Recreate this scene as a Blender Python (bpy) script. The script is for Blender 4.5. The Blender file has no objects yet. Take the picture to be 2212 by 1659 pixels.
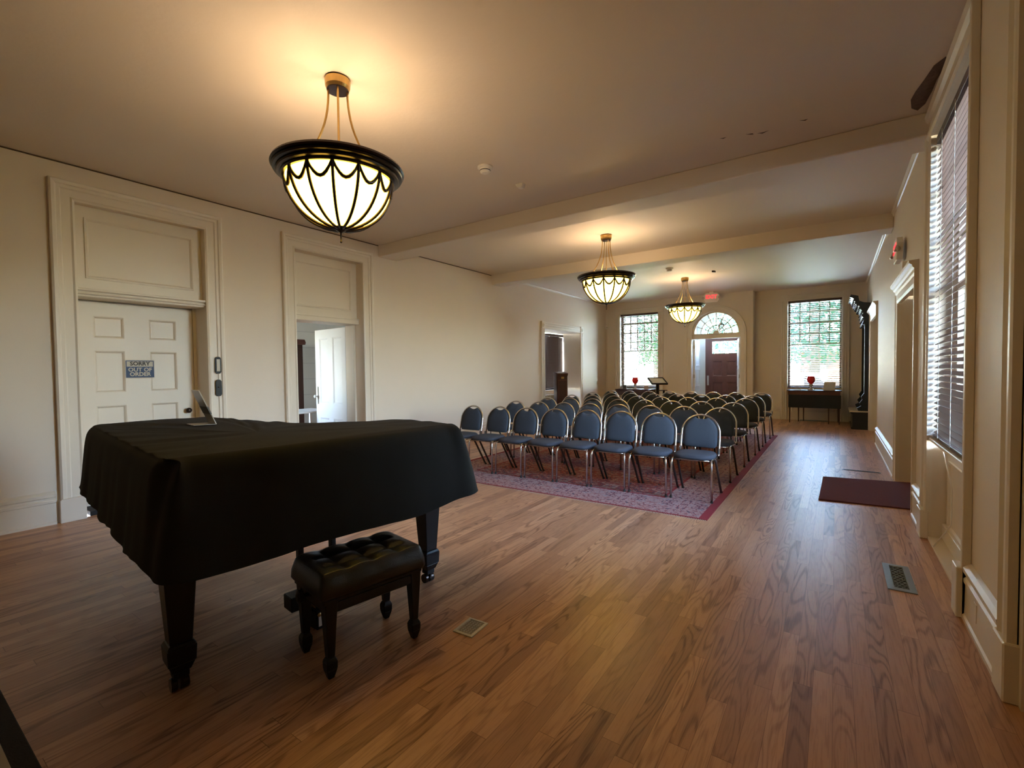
import bpy, bmesh, math, random
from math import sin, cos, pi, radians as RD
from mathutils import Vector, Matrix
random.seed(7)
S = bpy.context.scene
COL = S.collection
# ------------------------------------------------------------------ camera
F, YAW, PITCH, ROLL, CH = 1011.3, 0.604864, 1.54064, -0.0117024, 1.4
cam = bpy.data.objects.new('camera', bpy.data.cameras.new('camera'))
COL.objects.link(cam)
cam.data.sensor_width = 36.0
cam.data.lens = 36.0 * F / 2212.0
cam.data.clip_start = 0.02
cam.data.clip_end = 400
cam.matrix_world = (Matrix.Translation((0, 0, CH)) @ Matrix.Rotation(YAW, 4, 'Z')
                    @ Matrix.Rotation(PITCH, 4, 'X') @ Matrix.Rotation(ROLL, 4, 'Z'))
S.camera = cam
# ------------------------------------------------------------------ light
S.view_settings.view_transform = 'Standard'
S.view_settings.look = 'None'
S.view_settings.gamma = 1.0
S.view_settings.use_curve_mapping = False
S.view_settings.exposure = 1.25
S.cycles.use_denoising = True
S.cycles.sample_clamp_indirect = 6.0
S.cycles.caustics_reflective = False
S.cycles.caustics_refractive = False
S.cycles.max_bounces = 10
S.cycles.diffuse_bounces = 6
S.cycles.transparent_max_bounces = 16
SKY, SUN, LAMP, GLOW = 7.5, 40.0, 12.5, 6.0
W = bpy.data.worlds.new('world'); S.world = W; W.use_nodes = True
wn = W.node_tree
sky = wn.nodes.new('ShaderNodeTexSky'); sky.sky_type = 'NISHITA'; sky.sun_disc = False
sky.sun_elevation = RD(52); sky.sun_rotation = RD(180)
wn.nodes['Background'].inputs['Strength'].default_value = SKY
tint = wn.nodes.new('ShaderNodeMix'); tint.data_type = 'RGBA'; tint.blend_type = 'MULTIPLY'; tint.inputs['Factor'].default_value = 1; tint.inputs['B'].default_value = (1.0, .96, .93, 1)
wn.links.new(sky.outputs[0], tint.inputs['A']); wn.links.new(tint.outputs['Result'], wn.nodes['Background'].inputs['Color'])
sun = bpy.data.objects.new('sun', bpy.data.lights.new('sun', 'SUN')); COL.objects.link(sun)
sun.data.energy = SUN; sun.data.angle = RD(1.5); sun.data.color = (1, .96, .9)
sun.rotation_euler = Vector((.6, .12, -.79)).to_track_quat('-Z', 'Y').to_euler()
def portal(name, loc, direction, w, h):
    l = bpy.data.lights.new(name, 'AREA'); l.shape = 'RECTANGLE'; l.size = w; l.size_y = h
    l.cycles.is_portal = True
    o = bpy.data.objects.new(name, l); COL.objects.link(o); o.location = loc
    o.rotation_euler = Vector(direction).to_track_quat('-Z', 'Y').to_euler()
portal('window_light', (-4.97, 14.42, 1.95), (0, -1, 0), 1.2, 2.3)
portal('window_light', (-.46, 14.72, 1.95), (0, -1, 0), 1.2, 2.3)
portal('window_light', (.83, 4.3, 2.0), (-1, 0, 0), 1.3, 2.4)
portal('window_light', (-8.95, 1.73, 1.75), (0, 1, 0), .9, 1.5)
portal('window_light', (-2.9, 15.6, 2.75), (0, -1, 0), 1.3, .8)
# ------------------------------------------------------------------ helpers
class MB:
    def __init__(s): s.bm = bmesh.new()
    def face(s, pts):
        vs = [s.bm.verts.new(p) for p in pts]
        try: return s.bm.faces.new(vs)
        except ValueError: return None
    def box(s, x0, x1, y0, y1, z0, z1, M=None):
        if x0 > x1: x0, x1 = x1, x0
        if y0 > y1: y0, y1 = y1, y0
        if z0 > z1: z0, z1 = z1, z0
        c = [(x, y, z) for z in (z0, z1) for y in (y0, y1) for x in (x0, x1)]
        if M: c = [M @ Vector(p) for p in c]
        v = [s.bm.verts.new(p) for p in c]
        for f in ((0, 2, 3, 1), (4, 5, 7, 6), (0, 1, 5, 4), (2, 6, 7, 3), (0, 4, 6, 2), (1, 3, 7, 5)):
            s.bm.faces.new([v[i] for i in f])
        return s
    def taper(s, cx, cy, z0, z1, a0, b0, a1, b1, M=None):
        c = []
        for z, a, b in ((z0, a0, b0), (z1, a1, b1)):
            c += [(cx - a / 2, cy - b / 2, z), (cx + a / 2, cy - b / 2, z), (cx - a / 2, cy + b / 2, z), (cx + a / 2, cy + b / 2, z)]
        if M: c = [M @ Vector(p) for p in c]
        v = [s.bm.verts.new(p) for p in c]
        for f in ((0, 2, 3, 1), (4, 5, 7, 6), (0, 1, 5, 4), (2, 6, 7, 3), (0, 4, 6, 2), (1, 3, 7, 5)):
            s.bm.faces.new([v[i] for i in f])
        return s
    def tube(s, path, r, n=8, caps=True):
        path = [Vector(p) for p in path]; rings = []
        rr = r if isinstance(r, (list, tuple)) else [r] * len(path)
        t0 = (path[1] - path[0]).normalized()
        up = Vector((0, 0, 1)) if abs(t0.z) < .9 else Vector((1, 0, 0))
        nrm = t0.cross(up).normalized()
        for i, p in enumerate(path):
            a = path[max(i - 1, 0)]; b = path[min(i + 1, len(path) - 1)]
            t = (b - a).normalized()
            nrm = (nrm - t * nrm.dot(t)).normalized(); bi = t.cross(nrm)
            rings.append([s.bm.verts.new(p + (nrm * cos(2 * pi * k / n) + bi * sin(2 * pi * k / n)) * rr[i]) for k in range(n)])
        for a, b in zip(rings, rings[1:]):
            for k in range(n): s.bm.faces.new((a[k], a[(k + 1) % n], b[(k + 1) % n], b[k]))
        if caps:
            s.bm.faces.new(rings[0][::-1]); s.bm.faces.new(rings[-1])
        return s
    def lathe(s, prof, c=(0, 0, 0), n=32, cap=True, M=None):
        rings = []
        for r, z in prof:
            ps = [Vector((c[0] + r * cos(2 * pi * k / n), c[1] + r * sin(2 * pi * k / n), c[2] + z)) for k in range(n)]
            if M: ps = [M @ p for p in ps]
            rings.append([s.bm.verts.new(p) for p in ps])
        for a, b in zip(rings, rings[1:]):
            for k in range(n): s.bm.faces.new((a[k], a[(k + 1) % n], b[(k + 1) % n], b[k]))
        if cap:
            s.bm.faces.new(rings[0][::-1]); s.bm.faces.new(rings[-1])
        return s
    def prism(s, poly, h0, h1, mp):
        a = [s.bm.verts.new(mp(u, v, h0)) for u, v in poly]; b = [s.bm.verts.new(mp(u, v, h1)) for u, v in poly]
        s.bm.faces.new(a[::-1]); s.bm.faces.new(b)
        n = len(poly)
        for i in range(n): s.bm.faces.new((a[i], a[(i + 1) % n], b[(i + 1) % n], b[i]))
        return s
    def frame(s, a0, a1, z0, z1, prof, mp, closed=False, inward=False):
        sg = -1 if inward else 1
        rings = []
        for d, h in prof:
            d *= sg
            ps = [(a0 - d, z0 - (d if closed else 0)), (a0 - d, z1 + d), (a1 + d, z1 + d), (a1 + d, z0 - (d if closed else 0))]
            rings.append([s.bm.verts.new(mp(u, v, h)) for u, v in ps])
        m = 4 if closed else 3
        for r0, r1 in zip(rings, rings[1:]):
            for k in range(m): s.bm.faces.new((r0[k], r0[(k + 1) % 4], r1[(k + 1) % 4], r1[k]))
        return s
    def grid(s, P):
        V = [[s.bm.verts.new(p) for p in row] for row in P]
        for i in range(len(V) - 1):
            for j in range(len(V[0]) - 1):
                s.bm.faces.new((V[i][j], V[i][j + 1], V[i + 1][j + 1], V[i + 1][j]))
        return s
    def build(s, name, m, parent=None, smooth=False, bevel=0, seg=1, loc=None, **kw):
        bmesh.ops.recalc_face_normals(s.bm, faces=s.bm.faces)
        me = bpy.data.meshes.new(name); s.bm.to_mesh(me); s.bm.free()
        if smooth:
            for p in me.polygons: p.use_smooth = True
        me.materials.append(m)
        o = bpy.data.objects.new(name, me); COL.objects.link(o)
        if parent: o.parent = parent
        if loc: o.location = loc
        if bevel:
            b = o.modifiers.new('b', 'BEVEL'); b.width = bevel; b.segments = seg; b.limit_method = 'ANGLE'; b.angle_limit = RD(40)
        for k, v in kw.items(): o[k] = v
        return o
def thing(name, label, cat, loc=(0, 0, 0), rz=0, group=None):
    o = bpy.data.objects.new(name, None); COL.objects.link(o); o.location = loc; o.rotation_euler = (0, 0, rz)
    o.empty_display_size = .05
    o['label'] = label; o['category'] = cat
    if group: o['group'] = group
    return o
def tag(o, label, cat, group=None):
    o['label'] = label; o['category'] = cat
    if group: o['group'] = group
    return o
def struct(o, label): o['kind'] = 'structure'; o['label'] = label; return o
def sthing(name, label):
    o = bpy.data.objects.new(name, None); COL.objects.link(o); o['kind'] = 'structure'; o['label'] = label; return o
def copy_tree(o, parent=None):
    c = o.copy(); COL.objects.link(c); c.parent = parent
    for ch in list(o.children): copy_tree(ch, c)
    return c
def text(name, body, size, m, parent, M, ext=.0008, bold=.0):
    cu = bpy.data.curves.new(name, 'FONT'); cu.body = body; cu.size = size; cu.extrude = ext; cu.offset = bold
    cu.align_x = 'CENTER'; cu.align_y = 'CENTER'; cu.space_line = .85; cu.resolution_u = 3
    t = bpy.data.objects.new('tmp', cu); COL.objects.link(t)
    bpy.context.view_layer.update()
    me = bpy.data.meshes.new_from_object(t.evaluated_get(bpy.context.evaluated_depsgraph_get()))
    bpy.data.objects.remove(t)
    me.transform(M); me.materials.clear(); me.materials.append(m)
    o = bpy.data.objects.new(name, me); COL.objects.link(o); o.parent = parent
    return o
# ------------------------------------------------------------------ materials
def mat(name, col, rough=.5, metal=0, bump=0, bscale=40, var=0, vscale=3, coat=0, sheen=0, spec=None):
    m = bpy.data.materials.new(name); m.use_nodes = True; N = m.node_tree.nodes; L = m.node_tree.links
    b = N['Principled BSDF']; b.inputs['Base Color'].default_value = (*col, 1); b.inputs['Roughness'].default_value = rough
    b.inputs['Metallic'].default_value = metal; b.inputs['Coat Weight'].default_value = coat; b.inputs['Sheen Weight'].default_value = sheen
    if spec is not None: b.inputs['Specular IOR Level'].default_value = spec
    tc = N.new('ShaderNodeTexCoord')
    if bump:
        n = N.new('ShaderNodeTexNoise'); n.inputs['Scale'].default_value = bscale; n.inputs['Detail'].default_value = 3
        bp = N.new('ShaderNodeBump'); bp.inputs['Strength'].default_value = bump; bp.inputs['Distance'].default_value = .01
        L.new(tc.outputs['Object'], n.inputs['Vector']); L.new(n.outputs[0], bp.inputs['Height']); L.new(bp.outputs[0], b.inputs['Normal'])
    if var:
        n = N.new('ShaderNodeTexNoise'); n.inputs['Scale'].default_value = vscale; n.inputs['Detail'].default_value = 4
        mx = N.new('ShaderNodeMix'); mx.data_type = 'RGBA'
        mx.inputs['A'].default_value = (*[c * (1 - var) for c in col], 1); mx.inputs['B'].default_value = (*[min(1, c * (1 + var)) for c in col], 1)
        L.new(tc.outputs['Object'], n.inputs['Vector']); L.new(n.outputs[0], mx.inputs['Factor']); L.new(mx.outputs['Result'], b.inputs['Base Color'])
    return m
def emis(name, col, st):
    m = bpy.data.materials.new(name); m.use_nodes = True; b = m.node_tree.nodes['Principled BSDF']
    b.inputs['Base Color'].default_value = (*[c * .8 for c in col], 1); b.inputs['Emission Color'].default_value = (*col, 1); b.inputs['Emission Strength'].default_value = st
    return m
def woodmat(name, c1, c2, rough=.35, sc=(2, 30, 2)):
    m = bpy.data.materials.new(name); m.use_nodes = True; N = m.node_tree.nodes; L = m.node_tree.links; b = N['Principled BSDF']
    tc = N.new('ShaderNodeTexCoord'); mp = N.new('ShaderNodeMapping'); mp.inputs['Scale'].default_value = sc
    n = N.new('ShaderNodeTexNoise'); n.inputs['Scale'].default_value = 4; n.inputs['Detail'].default_value = 5
    mx = N.new('ShaderNodeMix'); mx.data_type = 'RGBA'; mx.inputs['A'].default_value = (*c1, 1); mx.inputs['B'].default_value = (*c2, 1)
    L.new(tc.outputs['Object'], mp.inputs[0]); L.new(mp.outputs[0], n.inputs['Vector']); L.new(n.outputs[0], mx.inputs['Factor'])
    L.new(mx.outputs['Result'], b.inputs['Base Color']); b.inputs['Roughness'].default_value = rough
    return m
M_wall = mat('wall_paint', (.74, .665, .56), .55, bump=.08, bscale=160, var=.02)
M_ceil = mat('ceiling_paint', (.76, .69, .60), .6, bump=.12, bscale=30, var=.02, vscale=1)
M_trim = mat('trim_paint', (.75, .695, .595), .38, bump=.02, bscale=60)
M_white = mat('white_paint', (.78, .80, .80), .4)
M_cloth = mat('black_cloth', (.0075, .007, .0065), .85, bump=.25, bscale=400, sheen=.015, spec=.25)
M_black = mat('black_lacquer', (.006, .006, .007), .42, var=.2, spec=.3)
M_leather = mat('black_leather', (.008, .008, .009), .30, bump=.25, bscale=300)
M_chrome = mat('chrome', (.62, .60, .56), .22, 1, var=.05)
M_dmet = mat('dark_tube', (.09, .085, .085), .4, .7, var=.1)
M_rub = mat('rubber', (.015, .015, .015), .7, var=.2)
M_bronze = mat('bronze_frame', (.032, .022, .018), .28, .75, var=.2)
M_gold = mat('brass', (.50, .33, .12), .3, .9, var=.1)
M_glow = emis('alabaster_glass', (1, .62, .075), GLOW)
M_fabric = mat('blue_fabric', (.038, .049, .066), .9, bump=.3, bscale=500, var=.12, vscale=60)
M_fabric2 = mat('blue_fabric_seat', (.042, .048, .062), .9, bump=.3, bscale=500, var=.12, vscale=60)
M_blind = woodmat('blind_wood', (.06, .034, .027), (.10, .058, .045), .4)
M_dwood = woodmat('dark_wood', (.035, .014, .012), (.07, .028, .022), .35)
M_rwood = woodmat('mahogany', (.085, .030, .024), (.15, .058, .044), .35)
M_ebony = mat('ebonised_wood', (.010, .014, .022), .3, var=.3)
M_mirror = mat('mirror_glass', (.8, .82, .82), .03, 1, var=.01)
M_marble = mat('marble_top', (.55, .52, .45), .25, var=.15)
M_paper = mat('paper', (.62, .60, .52), .7, var=.04)
M_pink = mat('pink_card', (.6, .45, .38), .7, var=.04)
M_red = mat('red_glass', (.75, .02, .02), .12, var=.1)
M_clear = mat('clear_glass_foot', (.55, .50, .52), .1, var=.05)
M_blue = mat('sign_blue', (.015, .05, .15), .5, var=.05)
M_ink = mat('sign_ink', (.02, .02, .025), .6, var=.05)
M_exit = emis('exit_letters', (1, .04, .05), .75)
M_plast = mat('white_plastic', (.85, .83, .78), .4, var=.02)
M_rad = mat('radiator_paint', (.42, .34, .25), .45, var=.06)
M_redmat = mat('red_mat', (.12, .022, .030), .95, bump=.5, bscale=500, var=.15, vscale=40)
M_vent = mat('grey_metal_vent', (.22, .26, .27), .45, .4, var=.1)
M_hole = mat('dark_gap', (.01, .01, .012), .8, var=.1)
M_silver = mat('pewter', (.55, .54, .50), .5, .25, var=.15, vscale=60)
M_stain = mat('stained_plaster', (.13, .085, .075), .9, bump=.6, bscale=40, var=.5, vscale=25)
M_crack_shadow = mat('plaster_crack_shadow', (.10, .07, .05), .9, var=.3, vscale=40)  # ceiling cracks, and the painted shadow line along the left wall top
M_brick = mat('plain_grass', (.1, .2, .05), .9)
M_band = mat('grey_print', (.12, .12, .12), .6, var=.1)
M_acr = mat('acrylic_card', (.50, .49, .44), .2, var=.05)
def glass_mat():
    m = bpy.data.materials.new('window_glass'); m.use_nodes = True; N = m.node_tree.nodes; L = m.node_tree.links
    N.remove(N['Principled BSDF']); t = N.new('ShaderNodeBsdfTransparent'); g = N.new('ShaderNodeBsdfGlossy'); g.inputs['Roughness'].default_value = .02
    t.inputs[0].default_value = (.95, .97, .97, 1)
    fr = N.new('ShaderNodeFresnel'); mx = N.new('ShaderNodeMixShader'); L.new(fr.outputs[0], mx.inputs[0]); L.new(t.outputs[0], mx.inputs[1]); L.new(g.outputs[0], mx.inputs[2])
    L.new(mx.outputs[0], N['Material Output'].inputs[0]); return m
M_glass = glass_mat()
def math_node(N, L, op, a, b=None, c=None):
    n = N.new('ShaderNodeMath'); n.operation = op
    for i, v in enumerate((a, b, c)):
        if v is None: continue
        if isinstance(v, (int, float)): n.inputs[i].default_value = v
        else: L.new(v, n.inputs[i])
    return n.outputs[0]
def floor_mat():
    m = bpy.data.materials.new('oak_strip_floor'); m.use_nodes = True; N = m.node_tree.nodes; L = m.node_tree.links; b = N['Principled BSDF']
    mt = lambda op, a, bb=None, c=None: math_node(N, L, op, a, bb, c)
    tc = N.new('ShaderNodeTexCoord'); sp = N.new('ShaderNodeSeparateXYZ'); L.new(tc.outputs['Object'], sp.inputs[0]); X, Y = sp.outputs[0], sp.outputs[1]
    u = mt('DIVIDE', X, .072); iu = mt('FLOOR', u); fu = mt('FRACT', u)
    w1 = N.new('ShaderNodeTexWhiteNoise'); w1.noise_dimensions = '1D'; L.new(iu, w1.inputs['W'])
    v = mt('ADD', mt('DIVIDE', Y, 1.05), mt('MULTIPLY', w1.outputs[0], 9.7)); iv = mt('FLOOR', v); fv = mt('FRACT', v)
    cb = N.new('ShaderNodeCombineXYZ'); L.new(iu, cb.inputs[0]); L.new(iv, cb.inputs[1])
    w2 = N.new('ShaderNodeTexWhiteNoise'); w2.noise_dimensions = '2D'; L.new(cb.outputs[0], w2.inputs['Vector'])
    sc = N.new('ShaderNodeSeparateColor'); L.new(w2.outputs['Color'], sc.inputs[0]); R, G, B = sc.outputs
    cr = N.new('ShaderNodeValToRGB'); L.new(R, cr.inputs[0]); el = cr.color_ramp.elements
    el[0].position = 0; el[0].color = (.36, .19, .11, 1); el[1].position = 1; el[1].color = (.57, .325, .185, 1)
    for p, c in ((.22, (.46, .25, .14, 1)), (.6, (.53, .295, .165, 1)), (.85, (.61, .355, .205, 1))):
        e = el.new(p); e.color = c
    # cathedral grain : contour lines of a stretched smooth noise, new offset for every strip
    c1 = N.new('ShaderNodeCombineXYZ'); L.new(mt('ADD', mt('MULTIPLY', X, 9.0), mt('MULTIPLY', G, 37)), c1.inputs[0])
    L.new(mt('ADD', mt('MULTIPLY', Y, 1.15), mt('MULTIPLY', B, 53)), c1.inputs[1]); L.new(mt('MULTIPLY', R, 19), c1.inputs[2])
    n1 = N.new('ShaderNodeTexNoise'); n1.inputs['Scale'].default_value = 1.0; n1.inputs['Detail'].default_value = 1.5; n1.inputs['Roughness'].default_value = .35; L.new(c1.outputs[0], n1.inputs['Vector'])
    pp = mt('PINGPONG', mt('MULTIPLY', n1.outputs[0], mt('ADD', 5.0, mt('MULTIPLY', G, 13.0))), .5)
    g1 = N.new('ShaderNodeValToRGB'); L.new(pp, g1.inputs[0]); g1.color_ramp.elements[0].position = .06; g1.color_ramp.elements[0].color = (1, 1, 1, 1); g1.color_ramp.elements[1].position = .24; g1.color_ramp.elements[1].color = (0, 0, 0, 1)
    c2 = N.new('ShaderNodeCombineXYZ'); L.new(mt('MULTIPLY', X, 210), c2.inputs[0]); L.new(mt('MULTIPLY', Y, 7), c2.inputs[1]); L.new(mt('MULTIPLY', B, 9), c2.inputs[2])
    n2 = N.new('ShaderNodeTexNoise'); n2.inputs['Scale'].default_value = 1.0; n2.inputs['Detail'].default_value = 3; L.new(c2.outputs[0], n2.inputs['Vector'])
    amt = mt('MULTIPLY', mt('MULTIPLY', g1.outputs[0], mt('ADD', .10, mt('MULTIPLY', mt('POWER', B, 1.4), .85))), mt('MINIMUM', 1.0, mt('MULTIPLY', n2.outputs[0], 1.6)))
    mx = N.new('ShaderNodeMix'); mx.data_type = 'RGBA'; mx.blend_type = 'MULTIPLY'; L.new(amt, mx.inputs['Factor']); L.new(cr.outputs[0], mx.inputs['A']); mx.inputs['B'].default_value = (.36, .26, .20, 1)
    mx2 = N.new('ShaderNodeMix'); mx2.data_type = 'RGBA'; mx2.blend_type = 'MULTIPLY'; L.new(mt('MULTIPLY', mt('GREATER_THAN', n2.outputs[0], .56), .35), mx2.inputs['Factor']); L.new(mx.outputs['Result'], mx2.inputs['A']); mx2.inputs['B'].default_value = (.62, .55, .5, 1)
    seam = mt('MAXIMUM', mt('LESS_THAN', mt('PINGPONG', u, .5), .012), mt('LESS_THAN', mt('PINGPONG', v, .5), .0012))
    mx3 = N.new('ShaderNodeMix'); mx3.data_type = 'RGBA'; mx3.blend_type = 'MULTIPLY'; L.new(mt('MULTIPLY', seam, .75), mx3.inputs['Factor']); L.new(mx2.outputs['Result'], mx3.inputs['A']); mx3.inputs['B'].default_value = (.3, .22, .18, 1)
    L.new(mx3.outputs['Result'], b.inputs['Base Color'])
    L.new(mt('ADD', .36, mt('MULTIPLY', amt, .02)), b.inputs['Roughness'])
    bp = N.new('ShaderNodeBump'); bp.inputs['Strength'].default_value = .05; bp.inputs['Distance'].default_value = .003
    n3 = N.new('ShaderNodeTexNoise'); n3.inputs['Scale'].default_value = 6; L.new(tc.outputs['Object'], n3.inputs['Vector'])
    L.new(mt('ADD', mt('MULTIPLY', amt, -.05), mt('ADD', mt('MULTIPLY', n3.outputs[0], 1.2), mt('MULTIPLY', seam, -1))), bp.inputs['Height']); L.new(bp.outputs[0], b.inputs['Normal'])
    return m
M_floor = floor_mat()
def rug_mat():
    m = bpy.data.materials.new('persian_rug'); m.use_nodes = True; N = m.node_tree.nodes; L = m.node_tree.links; b = N['Principled BSDF']
    mt = lambda op, a, bb=None, c=None: math_node(N, L, op, a, bb, c)
    tc = N.new('ShaderNodeTexCoord'); sp = N.new('ShaderNodeSeparateXYZ'); L.new(tc.outputs['Object'], sp.inputs[0])
    ax, ay = mt('ABSOLUTE', sp.outputs[0]), mt('ABSOLUTE', sp.outputs[1])
    ex = mt('SUBTRACT', 1.85, ax); ey = mt('SUBTRACT', 3.18, ay); edge = mt('MINIMUM', ex, ey)
    cb = N.new('ShaderNodeCombineXYZ'); L.new(mt('PINGPONG', ax, .31), cb.inputs[0]); L.new(mt('PINGPONG', ay, .31), cb.inputs[1]); L.new(mt('GREATER_THAN', edge, .55), cb.inputs[2])
    n1 = N.new('ShaderNodeTexNoise'); n1.inputs['Scale'].default_value = 15; n1.inputs['Detail'].default_value = 2.0; n1.inputs['Distortion'].default_value = 1.6; L.new(cb.outputs[0], n1.inputs['Vector'])
    n2 = N.new('ShaderNodeTexVoronoi'); n2.inputs['Scale'].default_value = 26; L.new(cb.outputs[0], n2.inputs['Vector'])
    cen = N.new('ShaderNodeValToRGB'); L.new(n1.outputs[0], cen.inputs[0]); cen.color_ramp.interpolation = 'CONSTANT'; e = cen.color_ramp.elements
    e[0].position = 0; e[0].color = (.03, .03, .06, 1); e[1].position = .40; e[1].color = (.22, .035, .03, 1)
    for p, c in ((.52, (.16, .03, .03, 1)), (.56, (.34, .20, .16, 1)), (.62, (.12, .13, .15, 1)), (.66, (.28, .16, .13, 1))): k = e.new(p); k.color = c
    bo = N.new('ShaderNodeValToRGB'); L.new(n1.outputs[0], bo.inputs[0]); bo.color_ramp.interpolation = 'CONSTANT'; e = bo.color_ramp.elements
    e[0].position = 0; e[0].color = (.05, .05, .08, 1); e[1].position = .37; e[1].color = (.20, .05, .06, 1)
    for p, c in ((.44, (.36, .24, .22, 1)), (.53, (.26, .10, .10, 1)), (.57, (.34, .24, .23, 1)), (.66, (.14, .15, .18, 1))): k = e.new(p); k.color = c
    mx = N.new('ShaderNodeMix'); mx.data_type = 'RGBA'; L.new(mt('GREATER_THAN', edge, .55), mx.inputs['Factor']); L.new(bo.outputs[0], mx.inputs['A']); L.new(cen.outputs[0], mx.inputs['B'])
    mv = N.new('ShaderNodeMix'); mv.data_type = 'RGBA'; L.new(mt('LESS_THAN', n2.outputs[0], .22), mv.inputs['Factor']); L.new(mx.outputs['Result'], mv.inputs['A']); mv.inputs['B'].default_value = (.26, .09, .09, 1)
    ln = mt('MULTIPLY', mt('GREATER_THAN', edge, .54), mt('LESS_THAN', edge, .57))
    red = mt('MAXIMUM', mt('LESS_THAN', ex, .075), mt('MAXIMUM', mt('LESS_THAN', ey, .02), ln))
    mr = N.new('ShaderNodeMix'); mr.data_type = 'RGBA'; L.new(red, mr.inputs['Factor']); L.new(mv.outputs['Result'], mr.inputs['A']); mr.inputs['B'].default_value = (.22, .014, .022, 1)
    L.new(mr.outputs['Result'], b.inputs['Base Color']); b.inputs['Roughness'].default_value = .95; return m
M_rug = rug_mat()
M_fringe = mat('rug_fringe', (.55, .45, .36), .9, var=.1, vscale=80)
def stone_mat():
    m = mat('plaster_wall', (.55, .62, .64), .8); N = m.node_tree.nodes; L = m.node_tree.links
    br = N.new('ShaderNodeTexBrick'); br.inputs['Scale'].default_value = 1.4; br.inputs['Color1'].default_value = (.70, .78, .80, 1); br.inputs['Color2'].default_value = (.76, .83, .84, 1); br.inputs['Mortar'].default_value = (.6, .67, .7, 1); br.inputs['Mortar Size'].default_value = .012
    tc = N.new('ShaderNodeTexCoord'); mp = N.new('ShaderNodeMapping'); mp.inputs['Rotation'].default_value = (RD(90), 0, RD(90)); L.new(tc.outputs['Object'], mp.inputs[0]); L.new(mp.outputs[0], br.inputs['Vector'])
    L.new(br.outputs[0], N['Principled BSDF'].inputs['Base Color']); return m
M_stone = stone_mat()

# ------------------------------------------------------------------ planes
XL, XR = -6.05, .62
FL, FR = 14.05, 14.35
ZC, ZC3 = 3.42, 3.45
YB = -4.9
# ------------------------------------------------------------------ floor / ceiling / walls
struct(MB().box(XL - .02, 1.5, YB, 15.9, -.12, 0).build('floor', M_floor), 'oak strip floor with strong grain and satin varnish')
c = MB(); c.box(XL - .5, 1.6, YB - .2, 8.3, ZC, ZC + .25); c.box(XL - .5, 1.6, 8.3, 14.9, ZC3, ZC3 + .25)
ceil = struct(c.build('ceiling', M_ceil), 'cream plaster ceiling crossed by two shallow beams')
struct(MB().box(XL, XR, 5.02, 5.40, 3.235, ZC).build('ceiling_beam', M_ceil, bevel=.012, seg=2), 'shallow plaster ceiling beam nearer the piano')
struct(MB().box(XL, XR, 8.02, 8.38, 3.22, ZC + .02).build('ceiling_beam', M_ceil, bevel=.012, seg=2), 'shallow plaster ceiling beam nearer the far windows')
# left wall, openings: door_1 y1.35-2.50, door_2 y3.60-4.70, niche y10.2-12.2
TW = .45
w = MB()
for y0, y1, z0, z1 in ((YB, 1.36, 0, ZC), (1.36, 2.49, 3.07, ZC), (2.49, 3.59, 0, ZC), (3.59, 4.70, 3.08, ZC), (4.70, 10.2, 0, ZC + .02), (10.2, 12.2, 2.43, ZC3), (12.2, FL + .4, 0, ZC3), (8.2, 10.2, 3.4, ZC3)):
    w.box(XL - TW, XL, y0, y1, z0, z1)
struct(w.build('wall_left', M_wall), 'long cream left wall with tall cased doorways')
# far wall (left part proud), openings window_1, arch door ; right part window_2
def arc(cx, cz, r, a0, a1, n): return [(cx + r * cos(a0 + (a1 - a0) * i / n), cz + r * sin(a0 + (a1 - a0) * i / n)) for i in range(n + 1)]
w = MB()
for x0, x1, z0, z1 in ((XL, -5.57, 0, ZC3), (-5.57, -4.38, 0, .80), (-5.57, -4.38, 3.08, ZC3), (-4.38, -3.42, 0, ZC3), (-2.14, -1.83, 0, ZC3)):
    w.box(x0, x1, FL, FL + .4, z0, z1)
mpF = lambda u, v, h: (u, FL + h, v)
AC, AZ, AR = -2.78, 2.34, .64
w.prism([(-3.42, AZ)] + [(x, z) for x, z in arc(AC, AZ, AR, pi, pi / 2, 12)] + [(AC, ZC3), (-3.42, ZC3)], 0, .4, mpF)
w.prism([(x, z) for x, z in arc(AC, AZ, AR, pi / 2, 0, 12)] + [(-2.14, ZC3), (AC, ZC3)], 0, .4, mpF)
for x0, x1, z0, z1 in ((-1.83, -1.05, 0, ZC3), (-1.05, .13, 0, .83), (-1.05, .13, 3.12, ZC3), (.13, XR + .3, 0, ZC3)):
    w.box(x0, x1, FR, FR + .35, z0, z1)
struct(w.build('wall_back', M_wall), 'far end wall with two tall windows and an arched doorway')
# right wall
w = MB()
for y0, y1, z0, z1 in ((2.72, 3.54, 0, ZC), (3.54, 4.97, 3.2, ZC), (3.54, 4.97, 0, .02), (4.97, 5.75, 0, ZC), (5.75, 7.27, 2.22, ZC), (7.27, 10.72, 0, ZC), (8.3, 10.72, ZC, ZC3), (10.72, 12.6, 2.42, ZC3), (12.6, FR + .3, 0, ZC3)):
    w.box(XR, XR + (.30 if y0 < 5.5 else .42), y0, y1, z0, z1)
struct(w.build('wall_right', M_wall), 'cream right wall with tall window and door openings')
w = MB(); w.box(1.15, 1.3, YB, -1.0, 0, ZC); w.box(1.15, 1.3, 1.2, 2.72, 0, ZC); w.box(1.15, 1.3, -1.0, 1.2, 0, ZC); w.box(XR, 1.3, 2.72, 2.8, 0, ZC)
struct(w.build('wall_right_recess', M_wall), 'wall of the opening beside the camera')
struct(MB().box(XL - .3, 1.3, YB - .15, YB, 0, ZC).build('wall_front', M_wall), 'plain wall behind the camera')
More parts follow.
